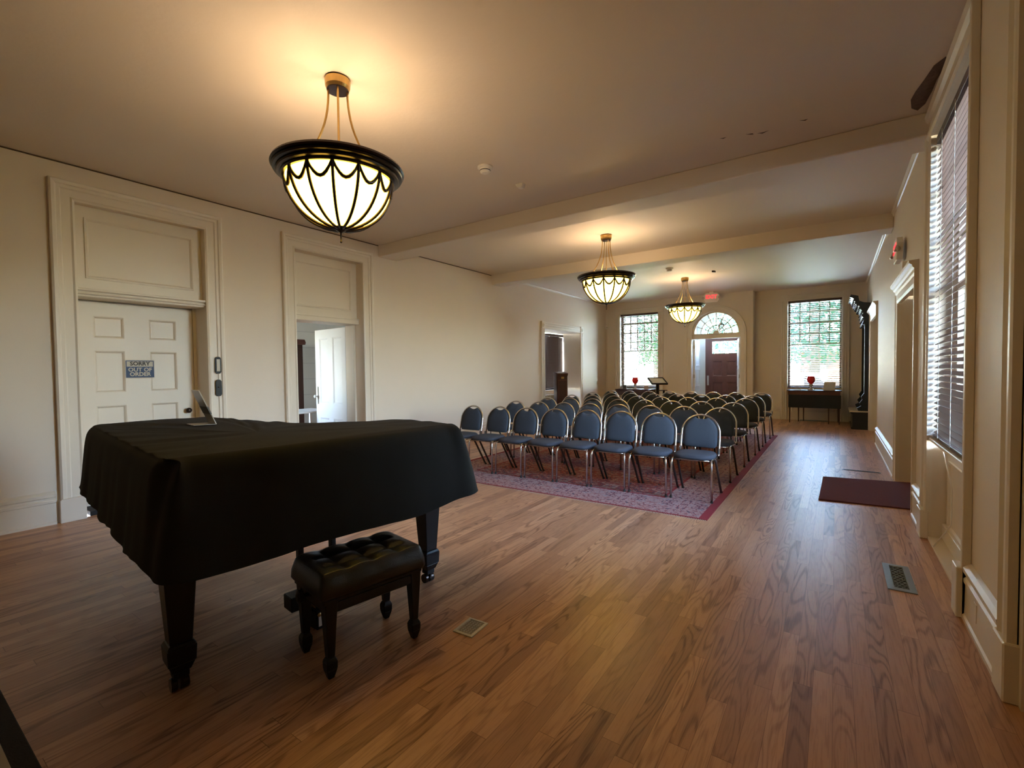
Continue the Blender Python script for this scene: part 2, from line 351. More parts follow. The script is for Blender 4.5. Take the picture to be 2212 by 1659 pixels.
# ------------------------------------------------------------------ generic trim
mpL = lambda u, v, h: (XL + h, u, v)          # left wall: u=y, v=z, h=towards room
mpR = lambda u, v, h: (XR - h, u, v)
mpFL = lambda u, v, h: (u, FL - h, v)
mpFR = lambda u, v, h: (u, FR - h, v)
CAS = [(-.003, -.02), (-.003, .022), (.015, .03), (.03, .022), (.095, .022), (.105, .032), (.13, .032), (.14, .045), (.165, .05), (.18, .04), (.18, 0)]
def baseboard(name, u0, u1, mp, lab, h=.31):
    m = MB(); prof = [(0, 0), (0, .036), (.022, .036), (.03, .027), (.20, .024), (.205, .032), (.225, .032), (.235, .02), (.25, .02), (.26, .034), (.285, .036), (.30, .018), (.31, 0)]
    prof = [(z * h / .31, d) for z, d in prof]
    m.prism([(z, d) for z, d in prof], u0, u1, lambda z, d, u: mp(u, z, d))
    return struct(m.build(name, M_trim), lab)
baseboard('baseboard_left', YB, 1.15, mpL, 'tall moulded baseboard on left wall before the first doorway')
baseboard('baseboard_left', 2.74, 3.38, mpL, 'tall moulded baseboard between the two left doorways')
baseboard('baseboard_left', 4.94, 9.98, mpL, 'tall moulded baseboard behind the chair rows')
baseboard('baseboard_left', 12.4, FL, mpL, 'tall moulded baseboard in the far left corner')
baseboard('baseboard_right', 2.85, 3.5, mpR, 'tall moulded baseboard under the nearest strip of right wall')
baseboard('baseboard_right', 5.18, 5.66, mpR, 'short moulded baseboard between right window and doorway')
baseboard('baseboard_right', 7.44, 10.55, mpR, 'tall moulded baseboard between the two right doorways')
baseboard('baseboard_back', XL, -5.75, mpFL, 'baseboard on far wall left of the window')
baseboard('baseboard_back', -4.2, -3.62, mpFL, 'baseboard on far wall between window and arch')
baseboard('baseboard_back', -1.82, -1.21, mpFR, 'baseboard on far wall right of the arched doorway')
baseboard('baseboard_back', .29, XR, mpFR, 'baseboard on far wall in the right corner')
def crown(u0, u1, mp, zc, lab):
    m = MB(); m.prism([(zc, 0), (zc, .03), (zc - .012, .034), (zc - .03, .016), (zc - .05, .012), (zc - .055, 0)], u0, u1, lambda z, d, u: mp(u, z, d))
    return struct(m.build('trim_crown', M_trim), lab)
crown(5.40, 8.02, mpR, ZC, 'thin crown moulding on right wall between the two beams')
crown(8.38, FR, mpR, ZC3, 'thin crown moulding on right wall past the second beam')
crown(8.38, FL, mpL, ZC3, 'thin crown moulding on left wall past the second beam')
# dark strips painted in for the shadow gap where left wall meets ceiling
for i, (a, b) in enumerate(((YB, 5.02), (5.4, 8.02))):
    struct(MB().box(XL, XL + .008, a, b, ZC - .012, ZC - .001).build('trim_shadow_line', M_crack_shadow), 'thin painted shadow line along left wall top, ' + ('over the doorways' if i == 0 else 'between the beams'))
def doorcase(u0, u1, zt, mp, name, lab, plinth=True):
    r = sthing(name, lab)
    MB().frame(u0, u1, .22 if plinth else 0, zt, CAS, mp).build('casing', M_trim, r)
    if plinth:
        for a, b in ((u0 - .19, u0 + .0), (u1 - .0, u1 + .19)):
            m = MB(); m.prism([(a, 0), (b, 0), (b, .21), (b - .01, .225), (a + .01, .225), (a, .21)], 0, .058, lambda u, v, h: mp(u, v, h)); m.build('plinth_block', M_trim, r, bevel=.004)
    return r
def panel_door(w, h, panels, m, parent, thick=.045, name='leaf', both=True):
    """leaf in local x 0..w, y 0..-thick face at y=0 looking to -y... returns mesh object"""
    mb = MB(); mb.box(0, w, 0, thick, 0, h)
    for x0, x1, z0, z1 in panels:
        for s_, y in ((-1, 0),) + (((1, thick),) if both else ()):
            mp = lambda u, v, hh: (u, y + s_ * hh, v)
            mb.frame(x0, x1, z0, z1, [(0, 0), (0, .010), (.012, .012), (.024, .004), (.030, .001)], mp, closed=True, inward=True)
            mb.prism([(x0 + .05, z0 + .05), (x1 - .05, z0 + .05), (x1 - .05, z1 - .05), (x0 + .05, z1 - .05)], 0.0005, .006, mp)
    return mb.build(name, m, parent)
# ---------------- door_1 (out of order)
doorcase(1.36, 2.49, 3.07, mpL, 'trim_1', 'tall moulded casing around the out of order doorway')
struct(MB().box(XL - .02, XL, 1.34, 1.36, .22, 3.07).box(XL - .02, XL, 2.49, 2.51, .22, 3.07).build('trim_stop', M_trim), 'narrow stops inside the out of order doorway')
r = sthing('door_1', 'cream six panel door under a tall blind transom panel')
# upper blind panel
m = MB(); m.box(XL - .16, XL - .085, 1.36, 2.49, 2.24, 3.07)
mpU = lambda u, v, h: (XL - .085 + h, u, v)
m.frame(1.45, 2.40, 2.36, 2.96, [(0, 0), (0, .014), (.015, .016), (.03, .004), (.035, -.012)], mpU, closed=True, inward=True)
m.build('transom_panel', M_trim, r)
m = MB(); m.box(XL - .3, XL - .03, 1.36, 2.49, 2.17, 2.24); m.box(XL - .08, XL + .0, 1.36, 2.49, 2.19, 2.205); m.box(XL - .08, XL + .008, 1.36, 2.49, 2.225, 2.25); m.build('transom_rail', M_trim, r, bevel=.006)
pn = []
for a, b in ((.13, .385), (.61, .87)):
    for z0, z1 in ((1.785, 2.01), (1.21, 1.65), (.18, 1.07)): pn.append((a, b, z0, z1))
leaf = MB(); H1, W1 = 2.155, 1.04
xs = [0, .13, .385, .61, .87, W1]; zs = [.02, .18, 1.07, 1.21, 1.65, 1.785, 2.01, H1]
for i in range(5):
    for j in range(7):
        if i in (1, 3) and j in (1, 3, 5):
            leaf.box(xs[i], xs[i + 1], .018, .045, zs[j], zs[j + 1])
            leaf.frame(xs[i], xs[i + 1], zs[j], zs[j + 1], [(0, 0), (.010, .004), (.022, .018)], lambda u, v, h: (u, h, v), closed=True, inward=True)
        else: leaf.box(xs[i], xs[i + 1], 0, .045, zs[j], zs[j + 1])
LM = Matrix.Translation((XL - .28, 1.41, 0)) @ Matrix.Rotation(RD(90), 4, 'Z')
lf = leaf.build('leaf', M_trim, r); lf.matrix_local = LM
jamb_backing = MB(); jamb_backing.box(XL - .40, XL - .28 + .0, 1.36, 1.405, 0, 2.17); jamb_backing.box(XL - .40, XL - .28, 2.455, 2.49, 0, 2.17); jamb_backing.box(XL - .42, XL - .33, 1.36, 2.49, 0, 3.07); jamb_backing.build('jamb', M_trim, r)  # back box is unseen, raised to block sky light leaking over the door
kn = MB().lathe([(.012, 0), (.012, .025), (.026, .03), (.032, .045), (.026, .06), (.008, .066)], n=16, M=Matrix.Translation((XL - .28, 2.372, .967)) @ Matrix.Rotation(RD(90), 4, 'Y'))
kn.build('door_handle', M_bronze, r, smooth=True, label='dark bronze round knob')
MB().box(XL - .30, XL - .02, 1.40, 2.45, .0, .045).build('threshold', M_hole, r)
# sign
sg = thing('door_sign', 'blue and white SORRY OUT OF ORDER sign taped to the left door', 'sign', (XL - .279, 1.79, 1.358))
mpS = lambda u, v, h: (h, u, v)
MB().box(0, .002, 0, .27, 0, .2).build('board', M_paper, sg)
MB().box(.002, .003, .008, .262, .006, .125).build('lower_field', M_blue, sg)
MB().frame(.008, .262, .006, .192, [(0, .0022), (.008, .0022)], mpS, closed=True, inward=True).build('border', M_blue, sg)
Rt = Matrix.Rotation(RD(90), 4, 'Z') @ Matrix.Rotation(RD(90), 4, 'X')
text('lettering', 'SORRY', .058, M_ink, sg, Matrix.Translation((.0035, .135, .157)) @ Rt, bold=.0016)
text('lettering', 'OUT OF\nORDER', .058, M_paper, sg, Matrix.Translation((.0040, .135, .066)) @ Rt, bold=.0016)
# call plates
for i, (z0, z1, lab) in enumerate(((1.396, 1.594, 'upper dark framed call plate with pale centre on door casing'), (1.13, 1.325, 'lower solid dark call plate on door casing behind the piano'))):
    t = thing('call_plate', lab, 'plate', (XL + .033, 2.585, z0))
    h = z1 - z0; w_ = .033
    pl = [(-w_, .02), (-w_ * .5, 0), (w_ * .5, 0), (w_, .02), (w_, h - .02), (w_ * .5, h), (-w_ * .5, h), (-w_, h - .02)]
    MB().prism(pl, 0, .012, mpS).build('plate', M_black, t, bevel=.002)
    if i == 0: MB().box(.012, .0145, -.018, .018, .028, h - .028).build('centre', M_paper, t, label='pale centre insert')
    else:
        MB().lathe([(.010, 0), (.010, .006), (.006, .008)], n=12, M=Matrix.Translation((.012, 0, h * .55)) @ Matrix.Rotation(RD(90), 4, 'Y')).build('button', M_bronze, t)
# ---------------- door_2 and the room behind
doorcase(3.59, 4.70, 3.08, mpL, 'trim_2', 'tall moulded casing around the doorway to the bright side room')
r = sthing('door_2', 'open white panelled door in the bright side room doorway')
m = MB(); m.box(XL - .42, XL - .15, 3.59, 4.70, 2.22, 3.08)
mpU = lambda u, v, h: (XL - .15 + h, u, v)
m.frame(3.68, 4.60, 2.33, 2.97, [(0, 0), (0, .014), (.015, .016), (.03, .004), (.035, -.012)], mpU, closed=True, inward=True)
m.build('transom_panel', M_trim, r)
m = MB(); m.box(XL - .44, XL - .10, 3.59, 4.70, 2.135, 2.22); m.box(XL - .15, XL - .09, 3.59, 4.70, 2.2, 2.225); m.build('transom_rail', M_trim, r, bevel=.006)
m = MB(); m.box(XL - .26, XL - .20, 4.67, 4.70, 0, 2.135); m.box(XL - .26, XL - .20, 3.59, 3.62, 0, 2.135); m.build('jamb', M_trim, r)
leaf = MB(); xs = [0, .12, .41, .54, .83, .95]; zs = [.01, .22, .62, .86, 1.98, 2.12]
for i in range(5):
    for j in range(5):
        if i in (1, 3) and j in (1, 3):
            leaf.box(xs[i], xs[i + 1], .018, .03, zs[j], zs[j + 1])
            leaf.frame(xs[i], xs[i + 1], zs[j], zs[j + 1], [(0, 0), (.012, .004), (.03, .018)], lambda u, v, h: (u, h, v), closed=True, inward=True)
        else: leaf.box(xs[i], xs[i + 1], 0, .045, zs[j], zs[j + 1])
lf = leaf.build('leaf', M_white, r); lf.matrix_local = Matrix.Translation((XL - TW - .95 - .01, 4.70 + .075, 0)) @ Matrix.Rotation(RD(-4.3), 4, 'Z')
m = MB(); MX = Matrix.Translation((XL - TW - .90, 4.765, .98))
m.box(-.018, .018, -.012, 0, -.13, .17, MX); m.lathe([(.01, 0), (.01, .035), (.026, .045), (.028, .06), (.01, .072)], n=14, M=MX @ Matrix.Rotation(RD(90), 4, 'X'))
m.build('door_handle', M_silver, r, bevel=.003)
# side room shell
w = MB(); w.box(-10.1, -9.95, 1.9, 8.6, 0, 3.3)
struct(w.build('wall_side_room_west', M_stone), 'pale blue grey block wall at the back of the side room')
w = MB(); w.box(-10.1, -9.4, 1.75, 1.9, 0, 3.3); w.box(-8.5, XL - TW, 1.75, 1.9, 0, 3.3); w.box(-9.4, -8.5, 1.75, 1.9, 0, 1.0); w.box(-9.4, -8.5, 1.75, 1.9, 2.5, 3.3); w.box(-10.1, XL - TW, 8.6, 8.75, 0, 3.3)
struct(w.build('wall_side_room', M_white), 'white end walls of the side room')
struct(MB().box(-10.1, XL - .02, 1.75, 8.75, -.12, -.001).build('floor_side_room', M_floor), 'wood floor of the side room')
struct(MB().box(-10.1, XL - TW, 1.75, 8.75, 3.3, 3.4).build('ceiling_side_room', M_white), 'white ceiling of the side room')
def window(name, lab, u0, u1, z0, z1, mp, cols, rows, rail=.5, depth=-.2, m=M_trim, sill=True):
    """double hung window: mp(u,v,h) h towards room; sash at depth"""
    r = sthing(name, lab); zr = z0 + (z1 - z0) * rail
    fr = MB(); d0, d1 = depth - .03, depth + .03
    def bar(a, b, c_, d_, m0=d0, m1=d1): fr.prism([(a, c_), (b, c_), (b, d_), (a, d_)], m0, m1, mp)
    bar(u0, u0 + .05, z0, z1); bar(u1 - .05, u1, z0, z1); bar(u0 + .05, u1 - .05, z0, z0 + .07); bar(u0 + .05, u1 - .05, z1 - .06, z1); bar(u0 + .05, u1 - .05, zr - .02, zr + .02)
    for i in range(1, cols):
        u = u0 + .05 + (u1 - u0 - .1) * i / cols; bar(u - .014, u + .014, zr + .02, z1 - .06, depth - .015, depth + .015)
    for j in range(1, rows):
        z = zr + (z1 - zr) * j / rows; bar(u0 + .05, u1 - .05, z - .014, z + .014, depth - .014, depth + .014)
    fr.build('window_frame', m, r)
    MB().prism([(u0 + .04, z0 + .04), (u1 - .04, z0 + .04), (u1 - .04, z1 - .04), (u0 + .04, z1 - .04)], depth - .003, depth, mp).build('pane', M_glass, r)
    if sill: MB().prism([(u0, z0 - .03), (u1, z0 - .03), (u1, z0 + .0), (u0, z0 + .0)], depth, .03, mp).build('window_sill', M_trim, r, bevel=.005)
    return r
mpW = lambda u, v, h: (u, 1.9 + h, v)
window('window_5', 'large side room window out of direct sight', -9.4, -8.5, 1.0, 2.5, mpW, 3, 2, m=M_white, depth=-.08)
# side room furniture
t = thing('tall_cabinet', 'dark wooden tall cabinet against the pale wall of the side room', 'cabinet', (-9.45, 5.35, 0))
MB().box(-.2, .2, -.75, .28, .0, 1.98).build('body', M_dwood, t)
MB().prism([(-.24, 1.98), (.24, 1.98), (.26, 2.03), (.22, 2.09), (-.22, 2.09)], -.80, .32, lambda u, v, h: (u, h, v)).build('cornice', M_rwood, t)
for a, b in ((-.72, -.25), (-.22, .25)):
    MB().box(.2, .215, a, b, .1, 1.9).build('door', M_dwood, t, bevel=.004)
t = thing('side_table', 'white topped low table in the side room doorway below the cabinet', 'table', (-7.95, 4.9, 0))
MB().box(-.35, .35, -.55, .3, .68, .71).build('tabletop', M_white, t, bevel=.005)
for a in (-.3, .3):
    for b in (-.5, .25): MB().box(a - .02, a + .02, b - .02, b + .02, 0, .68).build('leg', M_white, t)
# ---------------- niche with blind, radiator, podium
ND = .56
w = MB(); w.box(XL - ND - .15, XL - TW, 10.0, 10.2, 0, 2.7); w.box(XL - ND - .15, XL - TW, 12.2, 12.4, 0, 2.7); w.box(XL - ND - .15, XL - TW, 10.0, 12.4, 2.43, 2.7); w.box(XL - ND - .15, XL - ND, 10.2, 12.2, 0, .72)
struct(w.build('wall_niche', M_wall), 'deep window recess in the left wall')
# cased opening with corner blocks
def blockcase(u0, u1, z0, zt, mp, name, lab, wd=.17, head=None):
    r = sthing(name, lab)
    def flute(a, b, c_, d_, vert):
        m = MB(); m.prism([(a, c_), (b, c_), (b, d_), (a, d_)], 0, .022, mp)
        n_ = 3
        for i in range(n_):
            if vert:
                q = a + (b - a) * (i + .5) / n_; e = (b - a) / n_ * .32; m.prism([(q - e, c_), (q + e, c_), (q + e, d_), (q - e, d_)], .022, .034, mp)
            else:
                q = c_ + (d_ - c_) * (i + .5) / n_; e = (d_ - c_) / n_ * .32; m.prism([(a, q - e), (b, q - e), (b, q + e), (a, q + e)], .022, .034, mp)
        return m
    flute(u0 - wd, u0, z0, zt, True).build('casing', M_trim, r, bevel=.004); flute(u1, u1 + wd, z0, zt, True).build('casing', M_trim, r, bevel=.004)
    flute(u0, u1, zt, zt + wd, False).build('head_casing', M_trim, r, bevel=.004)
    for a in (u0 - wd, u1):
        m = MB(); m.prism([(a - .005, zt), (a + wd + .005, zt), (a + wd + .005, zt + wd + .01), (a - .005, zt + wd + .01)], 0, .045, mp)
        cx, cz = a + wd / 2, zt + wd / 2
        m.prism([(cx + .05 * cos(k * pi / 8), cz + .05 * sin(k * pi / 8)) for k in range(16)], .045, .055, mp)
        m.prism([(cx + .02 * cos(k * pi / 4), cz + .02 * sin(k * pi / 4)) for k in range(8)], .055, .065, mp); m.build('corner_block', M_trim, r, bevel=.003)
    return r
blockcase(10.2, 12.2, 0, 2.43, mpL, 'trim_3', 'cased opening with corner blocks around the left recess')
mpN = lambda u, v, h: (XL - ND + h, u, v)
window('window_4', 'window in the left recess hidden by a lowered brown blind', 10.25, 12.15, .75, 2.40, mpN, 3, 2, depth=-.045)
def blind(lab, u0, u1, z0, z1, mp, tilt, pitch=.046, sw=.05, cords=3, tape=True, drop=None, grp=None):
    t = thing('venetian_blind', lab, 'blind', mp((u0 + u1) / 2, z0, 0)); o = Vector(mp((u0 + u1) / 2, z0, 0))
    mq = lambda u, v, h: tuple(Vector(mp(u, v, h)) - o)
    MB().prism([(u0, z1 - .06), (u1, z1 - .06), (u1, z1), (u0, z1)], -.028, .028, mq).build('headrail', M_blind, t, bevel=.003)
    m = MB(); z = z0 + .05; cs, sn = cos(tilt) * sw / 2, sin(tilt) * sw / 2
    while z < z1 - .07:
        a = [mq(u0 + .004, z - sn, -cs), mq(u1 - .004, z - sn, -cs), mq(u1 - .004, z + sn, cs), mq(u0 + .004, z + sn, cs)]
        b = [(p[0], p[1], p[2] + .0035) for p in a]
        m.face(a[::-1]); m.face(b)
        for i in range(4): m.face([a[i], a[(i + 1) % 4], b[(i + 1) % 4], b[i]])
        z += pitch
    m.build('slats', M_blind, t)
    MB().prism([(u0, z0), (u1, z0), (u1, z0 + .02), (u0, z0 + .02)], -.025, .025, mq).build('bottom_rail', M_blind, t, bevel=.003)
    for i in range(cords):
        u = u0 + (u1 - u0) * (i + .5) / cords if cords > 1 else (u0 + u1) / 2
        MB().tube([mq(u, z0, .029), mq(u, z1 - .03, .029)], .0022, 5).build('cord', M_paper if drop else M_dwood, t)
    return t
blind('brown wooden blind closed in the left wall recess', 10.205, 12.195, .86, 2.40, mpN, RD(68), cords=3)
t = thing('radiator', 'beige column radiator in the left recess under the blind', 'radiator', (XL - .30, 10.95, 0))
for k in range(15):
    y = -.63 + k * .09
    m = MB(); m.box(-.09, .09, y - .024, y + .024, .1, .72, None); m.build('column', M_rad, t, bevel=.022, seg=3)
MB().tube([(.0, -.66, .13), (0, .68, .13)], .018, 8).build('pipe', M_rad, t)
POD = t = thing('podium', 'dark wooden podium with small brass plate in front of the left recess', 'podium', (-5.68, 10.36, 0), RD(-24))
m = MB(); m.prism([(-.10, .05), (.12, .05), (.12, 1.22), (.16, 1.26), (.16, 1.30), (-.12, 1.34), (-.12, 1.26), (-.10, 1.22)], -.25, .25, lambda u, v, h: (u, h, v)); m.build('body', M_dwood, t, bevel=.006)
MB().box(-.13, .15, -.27, .27, 0, .06).build('base', M_dwood, t, bevel=.006)
MB().frame(-.20, .20, .16, 1.14, [(0, .0), (0, .012), (.02, .012), (.03, 0)], lambda u, v, h: (.12 + h, u, v), closed=True, inward=True).build('front_panel', M_rwood, t)
MB().box(.12, .126, -.05, .08, 1.16, 1.215).build('name_plate', M_gold, t, label='small brass plate')
POD.scale = (.62, .66, 1)
# motion sensor and conduit
t = thing('motion_sensor', 'small white motion sensor high in the far left corner', 'sensor', (-5.97, 13.96, 2.66))
MB().box(-.04, .04, -.035, .035, 0, .11).build('housing', M_plast, t, bevel=.012, seg=2)
MB().lathe([(.025, 0), (.022, .012), (.01, .018)], n=12, M=Matrix.Translation((.02, -.035, .045)) @ Matrix.Rotation(RD(90), 4, 'X')).build('lens', M_paper, t)
tag(MB().tube([(-6.0, 14.02, .32), (-6.0, 14.02, 2.66)], .008, 6).build('conduit', M_wall), 'thin painted conduit running down the far left corner', 'conduit')
# ---------------- far windows
for x0, x1, z0, z1, mp, nm, side, tr in ((-5.57, -4.38, .80, 3.08, mpFL, 'window_1', 'left', 'trim_4'), (-1.05, .13, .83, 3.12, mpFR, 'window_2', 'right', 'trim_5')):
    window(nm, 'tall double hung window at the %s of the far wall' % side, x0, x1, z0, z1, mp, 5, 4, depth=-.22)
    blockcase(x0, x1, 0, z1, mp, tr, 'casing with corner blocks around the far %s window' % side, wd=.155)
    blind('open brown wooden blind in the far %s window' % side, x0 + .01, x1 - .01, z0 + .02, z1 - .0, (lambda mp: (lambda u, v, h: mp(u, v, h - .05)))(mp), RD(20), cords=2)
    struct(MB().frame(x0 + .1, x1 - .1, .2, .62, [(0, 0), (0, .014), (.02, .014), (.03, 0)], mp, closed=True, inward=True).build('trim_panel', M_trim), 'moulded panel under the far %s window' % side)
# ---------------- arched doorway
r = sthing('door_3', 'arched doorway with spoked fanlight above the brown front door')
cm = MB(); prof = [(-.003, -.02), (-.003, .02), (.02, .03), (.10, .03), (.12, .045), (.15, .045), (.16, 0)]
rings = []
for d, h in prof:
    pts = [(-3.42 - d, 0)] + [(-3.42 - d, .5), ] + arc(AC, AZ, AR + d, pi, 0, 28) + [(-2.14 + d, .5), (-2.14 + d, 0)]
    rings.append([cm.bm.verts.new((x, FL - h, z)) for x, z in pts])
for a, b in zip(rings, rings[1:]):
    for k in range(len(a) - 1): cm.bm.faces.new((a[k], a[k + 1], b[k + 1], b[k]))
cm.build('arch_casing', M_trim, r)
fan = MB(); fz = 2.36; fr_ = .60
def fbar(p, q, w_): 
    p = Vector((p[0], 0, p[1])); q = Vector((q[0], 0, q[1])); d = (q - p).normalized(); n = Vector((-d.z, 0, d.x)) * w_
    fan.prism([(0, 0)] * 0 or [((p + n).x, (p + n).z), ((q + n).x, (q + n).z), ((q - n).x, (q - n).z), ((p - n).x, (p - n).z)], .12, .15, mpF)
for k in range(0, 9):
    a = pi * k / 8
    if 0 < k < 8: fbar((AC + .07 * cos(a), fz + .07 * sin(a)), (AC + fr_ * cos(a), fz + fr_ * sin(a)), .010)
def ringband(r0, r1, h0, h1, mb, n=28):
    for i in range(n):
        a, b = pi * i / n, pi * (i + 1) / n
        mb.prism([(AC + r0 * cos(a), fz + r0 * sin(a)), (AC + r1 * cos(a), fz + r1 * sin(a)), (AC + r1 * cos(b), fz + r1 * sin(b)), (AC + r0 * cos(b), fz + r0 * sin(b))], h0, h1, mpF)
ringband(.215, .235, .12, .15, fan); ringband(.405, .425, .12, .15, fan); ringband(.58, .645, .10, .18, fan); ringband(0.0001, .08, .11, .16, fan)
fan.build('fanlight_bars', M_trim, r)
MB().prism([(AC + .6 * cos(pi * k / 24), fz + .6 * sin(pi * k / 24)) for k in range(25)], .134, .137, mpF).build('pane', M_glass, r)
MB().box(-3.42, -2.14, FL + .06, FL + .22, 2.22, 2.36).box(-3.42, -2.14, FL + .03, FL + .06, 2.33, 2.36).build('transom_bar', M_trim, r, bevel=.006)
# vestibule
w = MB(); w.box(-3.75, -3.62, FL + .4, 15.6, 0, 3.3); w.box(-1.95, -1.85, FL + .4, 15.6, 0, 3.3); w.box(-3.75, -1.85, FL + .4, 15.6, 3.2, 3.3)
w.box(-3.62, -3.34, 15.5, 15.65, 0, 2.35); w.box(-2.25, -1.95, 15.5, 15.65, 0, 2.35)
mpV = lambda u, v, h: (u, 15.5 + h, v)
w.prism([(-3.62, 2.35)] + arc(-2.85, 2.45, .60, pi, pi / 2, 10) + [(-2.85, 3.3), (-3.62, 3.3)], 0, .15, mpV)
w.prism(arc(-2.85, 2.45, .60, pi / 2, 0, 10) + [(-1.95, 2.35), (-1.95, 3.3), (-2.85, 3.3)], 0, .15, mpV)
for k in range(6): w.box(-3.62, -3.61, FL + .48 + k * .16, FL + .60 + k * .16, .1, 3.0)
struct(w.build('wall_vestibule', M_white), 'white panelled vestibule behind the arched doorway')
r = sthing('door_4', 'dark brown front door with a rectangular glass light')
Y4 = 15.45
m = MB(); X0, X1 = -3.34, -2.25; xs = [X0, X0 + .2, X0 + .49, X0 + .60, X0 + .89, X1]
zs = [.02, .25, .95, 1.13, 1.60, 1.83, 2.20, 2.33]
for i in range(5):
    for j in range(7):
        if j == 5 and 1 <= i <= 3: continue
        if i in (1, 3) and j in (1, 3): m.box(xs[i], xs[i + 1], Y4 + .02, Y4 + .04, zs[j], zs[j + 1]); m.frame(xs[i], xs[i + 1], zs[j], zs[j + 1], [(0, 0), (.02, .004), (.035, .02)], lambda u, v, h: (u, Y4 + h, v), closed=True, inward=True)
        else: m.box(xs[i], xs[i + 1], Y4, Y4 + .05, zs[j], zs[j + 1])
m.build('leaf', M_rwood, r)
MB().box(xs[1], xs[4], Y4 + .02, Y4 + .026, 1.83, 2.20).build('pane', M_glass, r)
m = MB(); m.box(X0 + .05, X0 + .10, Y4 - .015, Y4, .85, 1.15); m.tube([(X0 + .075, Y4 - .01, .90), (X0 + .075, Y4 - .06, .93), (X0 + .075, Y4 - .06, 1.02), (X0 + .075, Y4 - .01, 1.05)], .009, 6); m.build('door_handle', M_silver, r)
MB().box(-3.34, -2.25, 15.5, 15.65, 2.35, 2.45).build('head', M_white, r)
for nm, x, lab in (('door_5', -3.40, 'left white inner leaf folded open against the arch'), ('door_6', -2.185, 'right white inner leaf folded open against the arch')):
    r = sthing(nm, lab); m = MB(); m.box(x - .022, x + .022, FL + .23, FL + .83, .02, 2.21)
    for z0, z1 in ((.15, .75), (.85, 1.35), (1.45, 2.1)):
        for s_ in (-1, 1): m.frame(FL + .30, FL + .76, z0, z1, [(0, 0), (0, .01), (.02, .01), (.03, 0)], (lambda s_, x: (lambda u, v, h: (x + s_ * (.022 + h), u, v)))(s_, x), closed=True, inward=True)
    m.build('leaf', M_white, r)
    m = MB()
    for z in (.3, 1.15, 2.0): m.box(x - .03, x + .03, FL + .205, FL + .235, z - .05, z + .05)
    m.build('hinges', M_silver, r)
    if nm == 'door_6': r.matrix_world = Matrix.Translation((x, FL + .22, 0)) @ Matrix.Rotation(RD(13), 4, 'Z') @ Matrix.Translation((-x, -FL - .22, 0))
# porch lantern
t = thing('porch_lantern', 'hanging lantern seen through the fanlight above the front door', 'lantern', (-2.80, 14.95, 2.52))
MB().tube([(0, 0, .20), (0, 0, .66)], .006, 6).build('chain', M_bronze, t)
MB().lathe([(.02, .22), (.05, .18), (.10, .14), (.10, .13)], n=6).build('cap', M_bronze, t)
MB().lathe([(.045, 0), (.085, .13)], n=6).build('lantern_glass', M_glass, t)
# exit sign over arch
def exit_sign(name, lab, loc, rz):
    t = thing(name, lab, 'sign', loc, rz)
    MB().prism([(-.14, -.13), (.14, -.13), (.19, -.05), (.19, .05), (.14, .12), (-.14, .12), (-.19, .05), (-.19, -.05)], 0, .055, lambda u, v, h: (u, h, v)).build('housing', M_plast, t, bevel=.006)
    text('lettering', 'EXIT', .14, M_exit, t, Matrix.Translation((0, -.002, .01)) @ Matrix.Rotation(RD(90), 4, 'X'), bold=.004)
    for s_ in (-1, 1):
        h = MB().lathe([(.012, 0), (.03, .015), (.038, .045), (.034, .05)], n=14, M=Matrix.Translation((s_ * .205, .03, -.03)) @ Matrix.Rotation(RD(70), 4, 'X'))
        h.build('lamp_head', M_chrome, t, smooth=True)
    return t
t = exit_sign('exit_sign', 'lit red EXIT sign hanging over the arched doorway', (-2.78, 13.55, 3.30), RD(8))
MB().box(-.05, .05, -.0, .07, .12, .15).build('mount', M_plast, t)
t = exit_sign('exit_sign', 'EXIT sign with lamp heads seen edge on, right wall above doorway', (XR - .085, 6.78, 2.68), RD(-90))
t['label'] = 'edge-on EXIT sign with lamp heads on the right wall above the doorway'
tag(MB().box(XR - .05, XR - .001, 6.45, 6.53, 2.43, 2.50).build('door_sensor', M_plast, bevel=.006), 'small white sensor box on right wall under the exit sign', 'sensor')
# ---------------- right wall near door (door_7), far door (door_8)
def crowncase(u0, u1, zt, mp, name, lab):
    r = sthing(name, lab)
    MB().frame(u0, u1, 0, zt, [(-.003, -.02), (-.003, .018), (.03, .024), (.10, .02), (.12, .03), (.15, .032), (.15, 0)], mp).build('casing', M_trim, r)
    m = MB(); m.prism([(zt + .15, 0), (zt + .15, .03), (zt + .165, .045), (zt + .185, .05), (zt + .2, .07), (zt + .225, .075), (zt + .23, 0)], u0 - .16, u1 + .16, lambda z, d, u: mp(u, z, d)); m.build('crown', M_trim, r)
    return r
crowncase(5.82, 7.27, 2.14, mpR, 'trim_6', 'casing with moulded crown around the nearer right doorway')
struct(MB().box(XR + .28, XR + .33, 5.7, 7.3, 0, 2.2).build('door_7', M_trim), 'glossy white door set back in the nearer right doorway')
crowncase(10.86, 12.6, 2.34, mpR, 'trim_7', 'casing with moulded crown around the farther right doorway')
struct(MB().box(XR + .28, XR + .33, 10.7, 12.65, 0, 2.45).build('door_8', M_trim), 'white door set back in the farther right doorway')
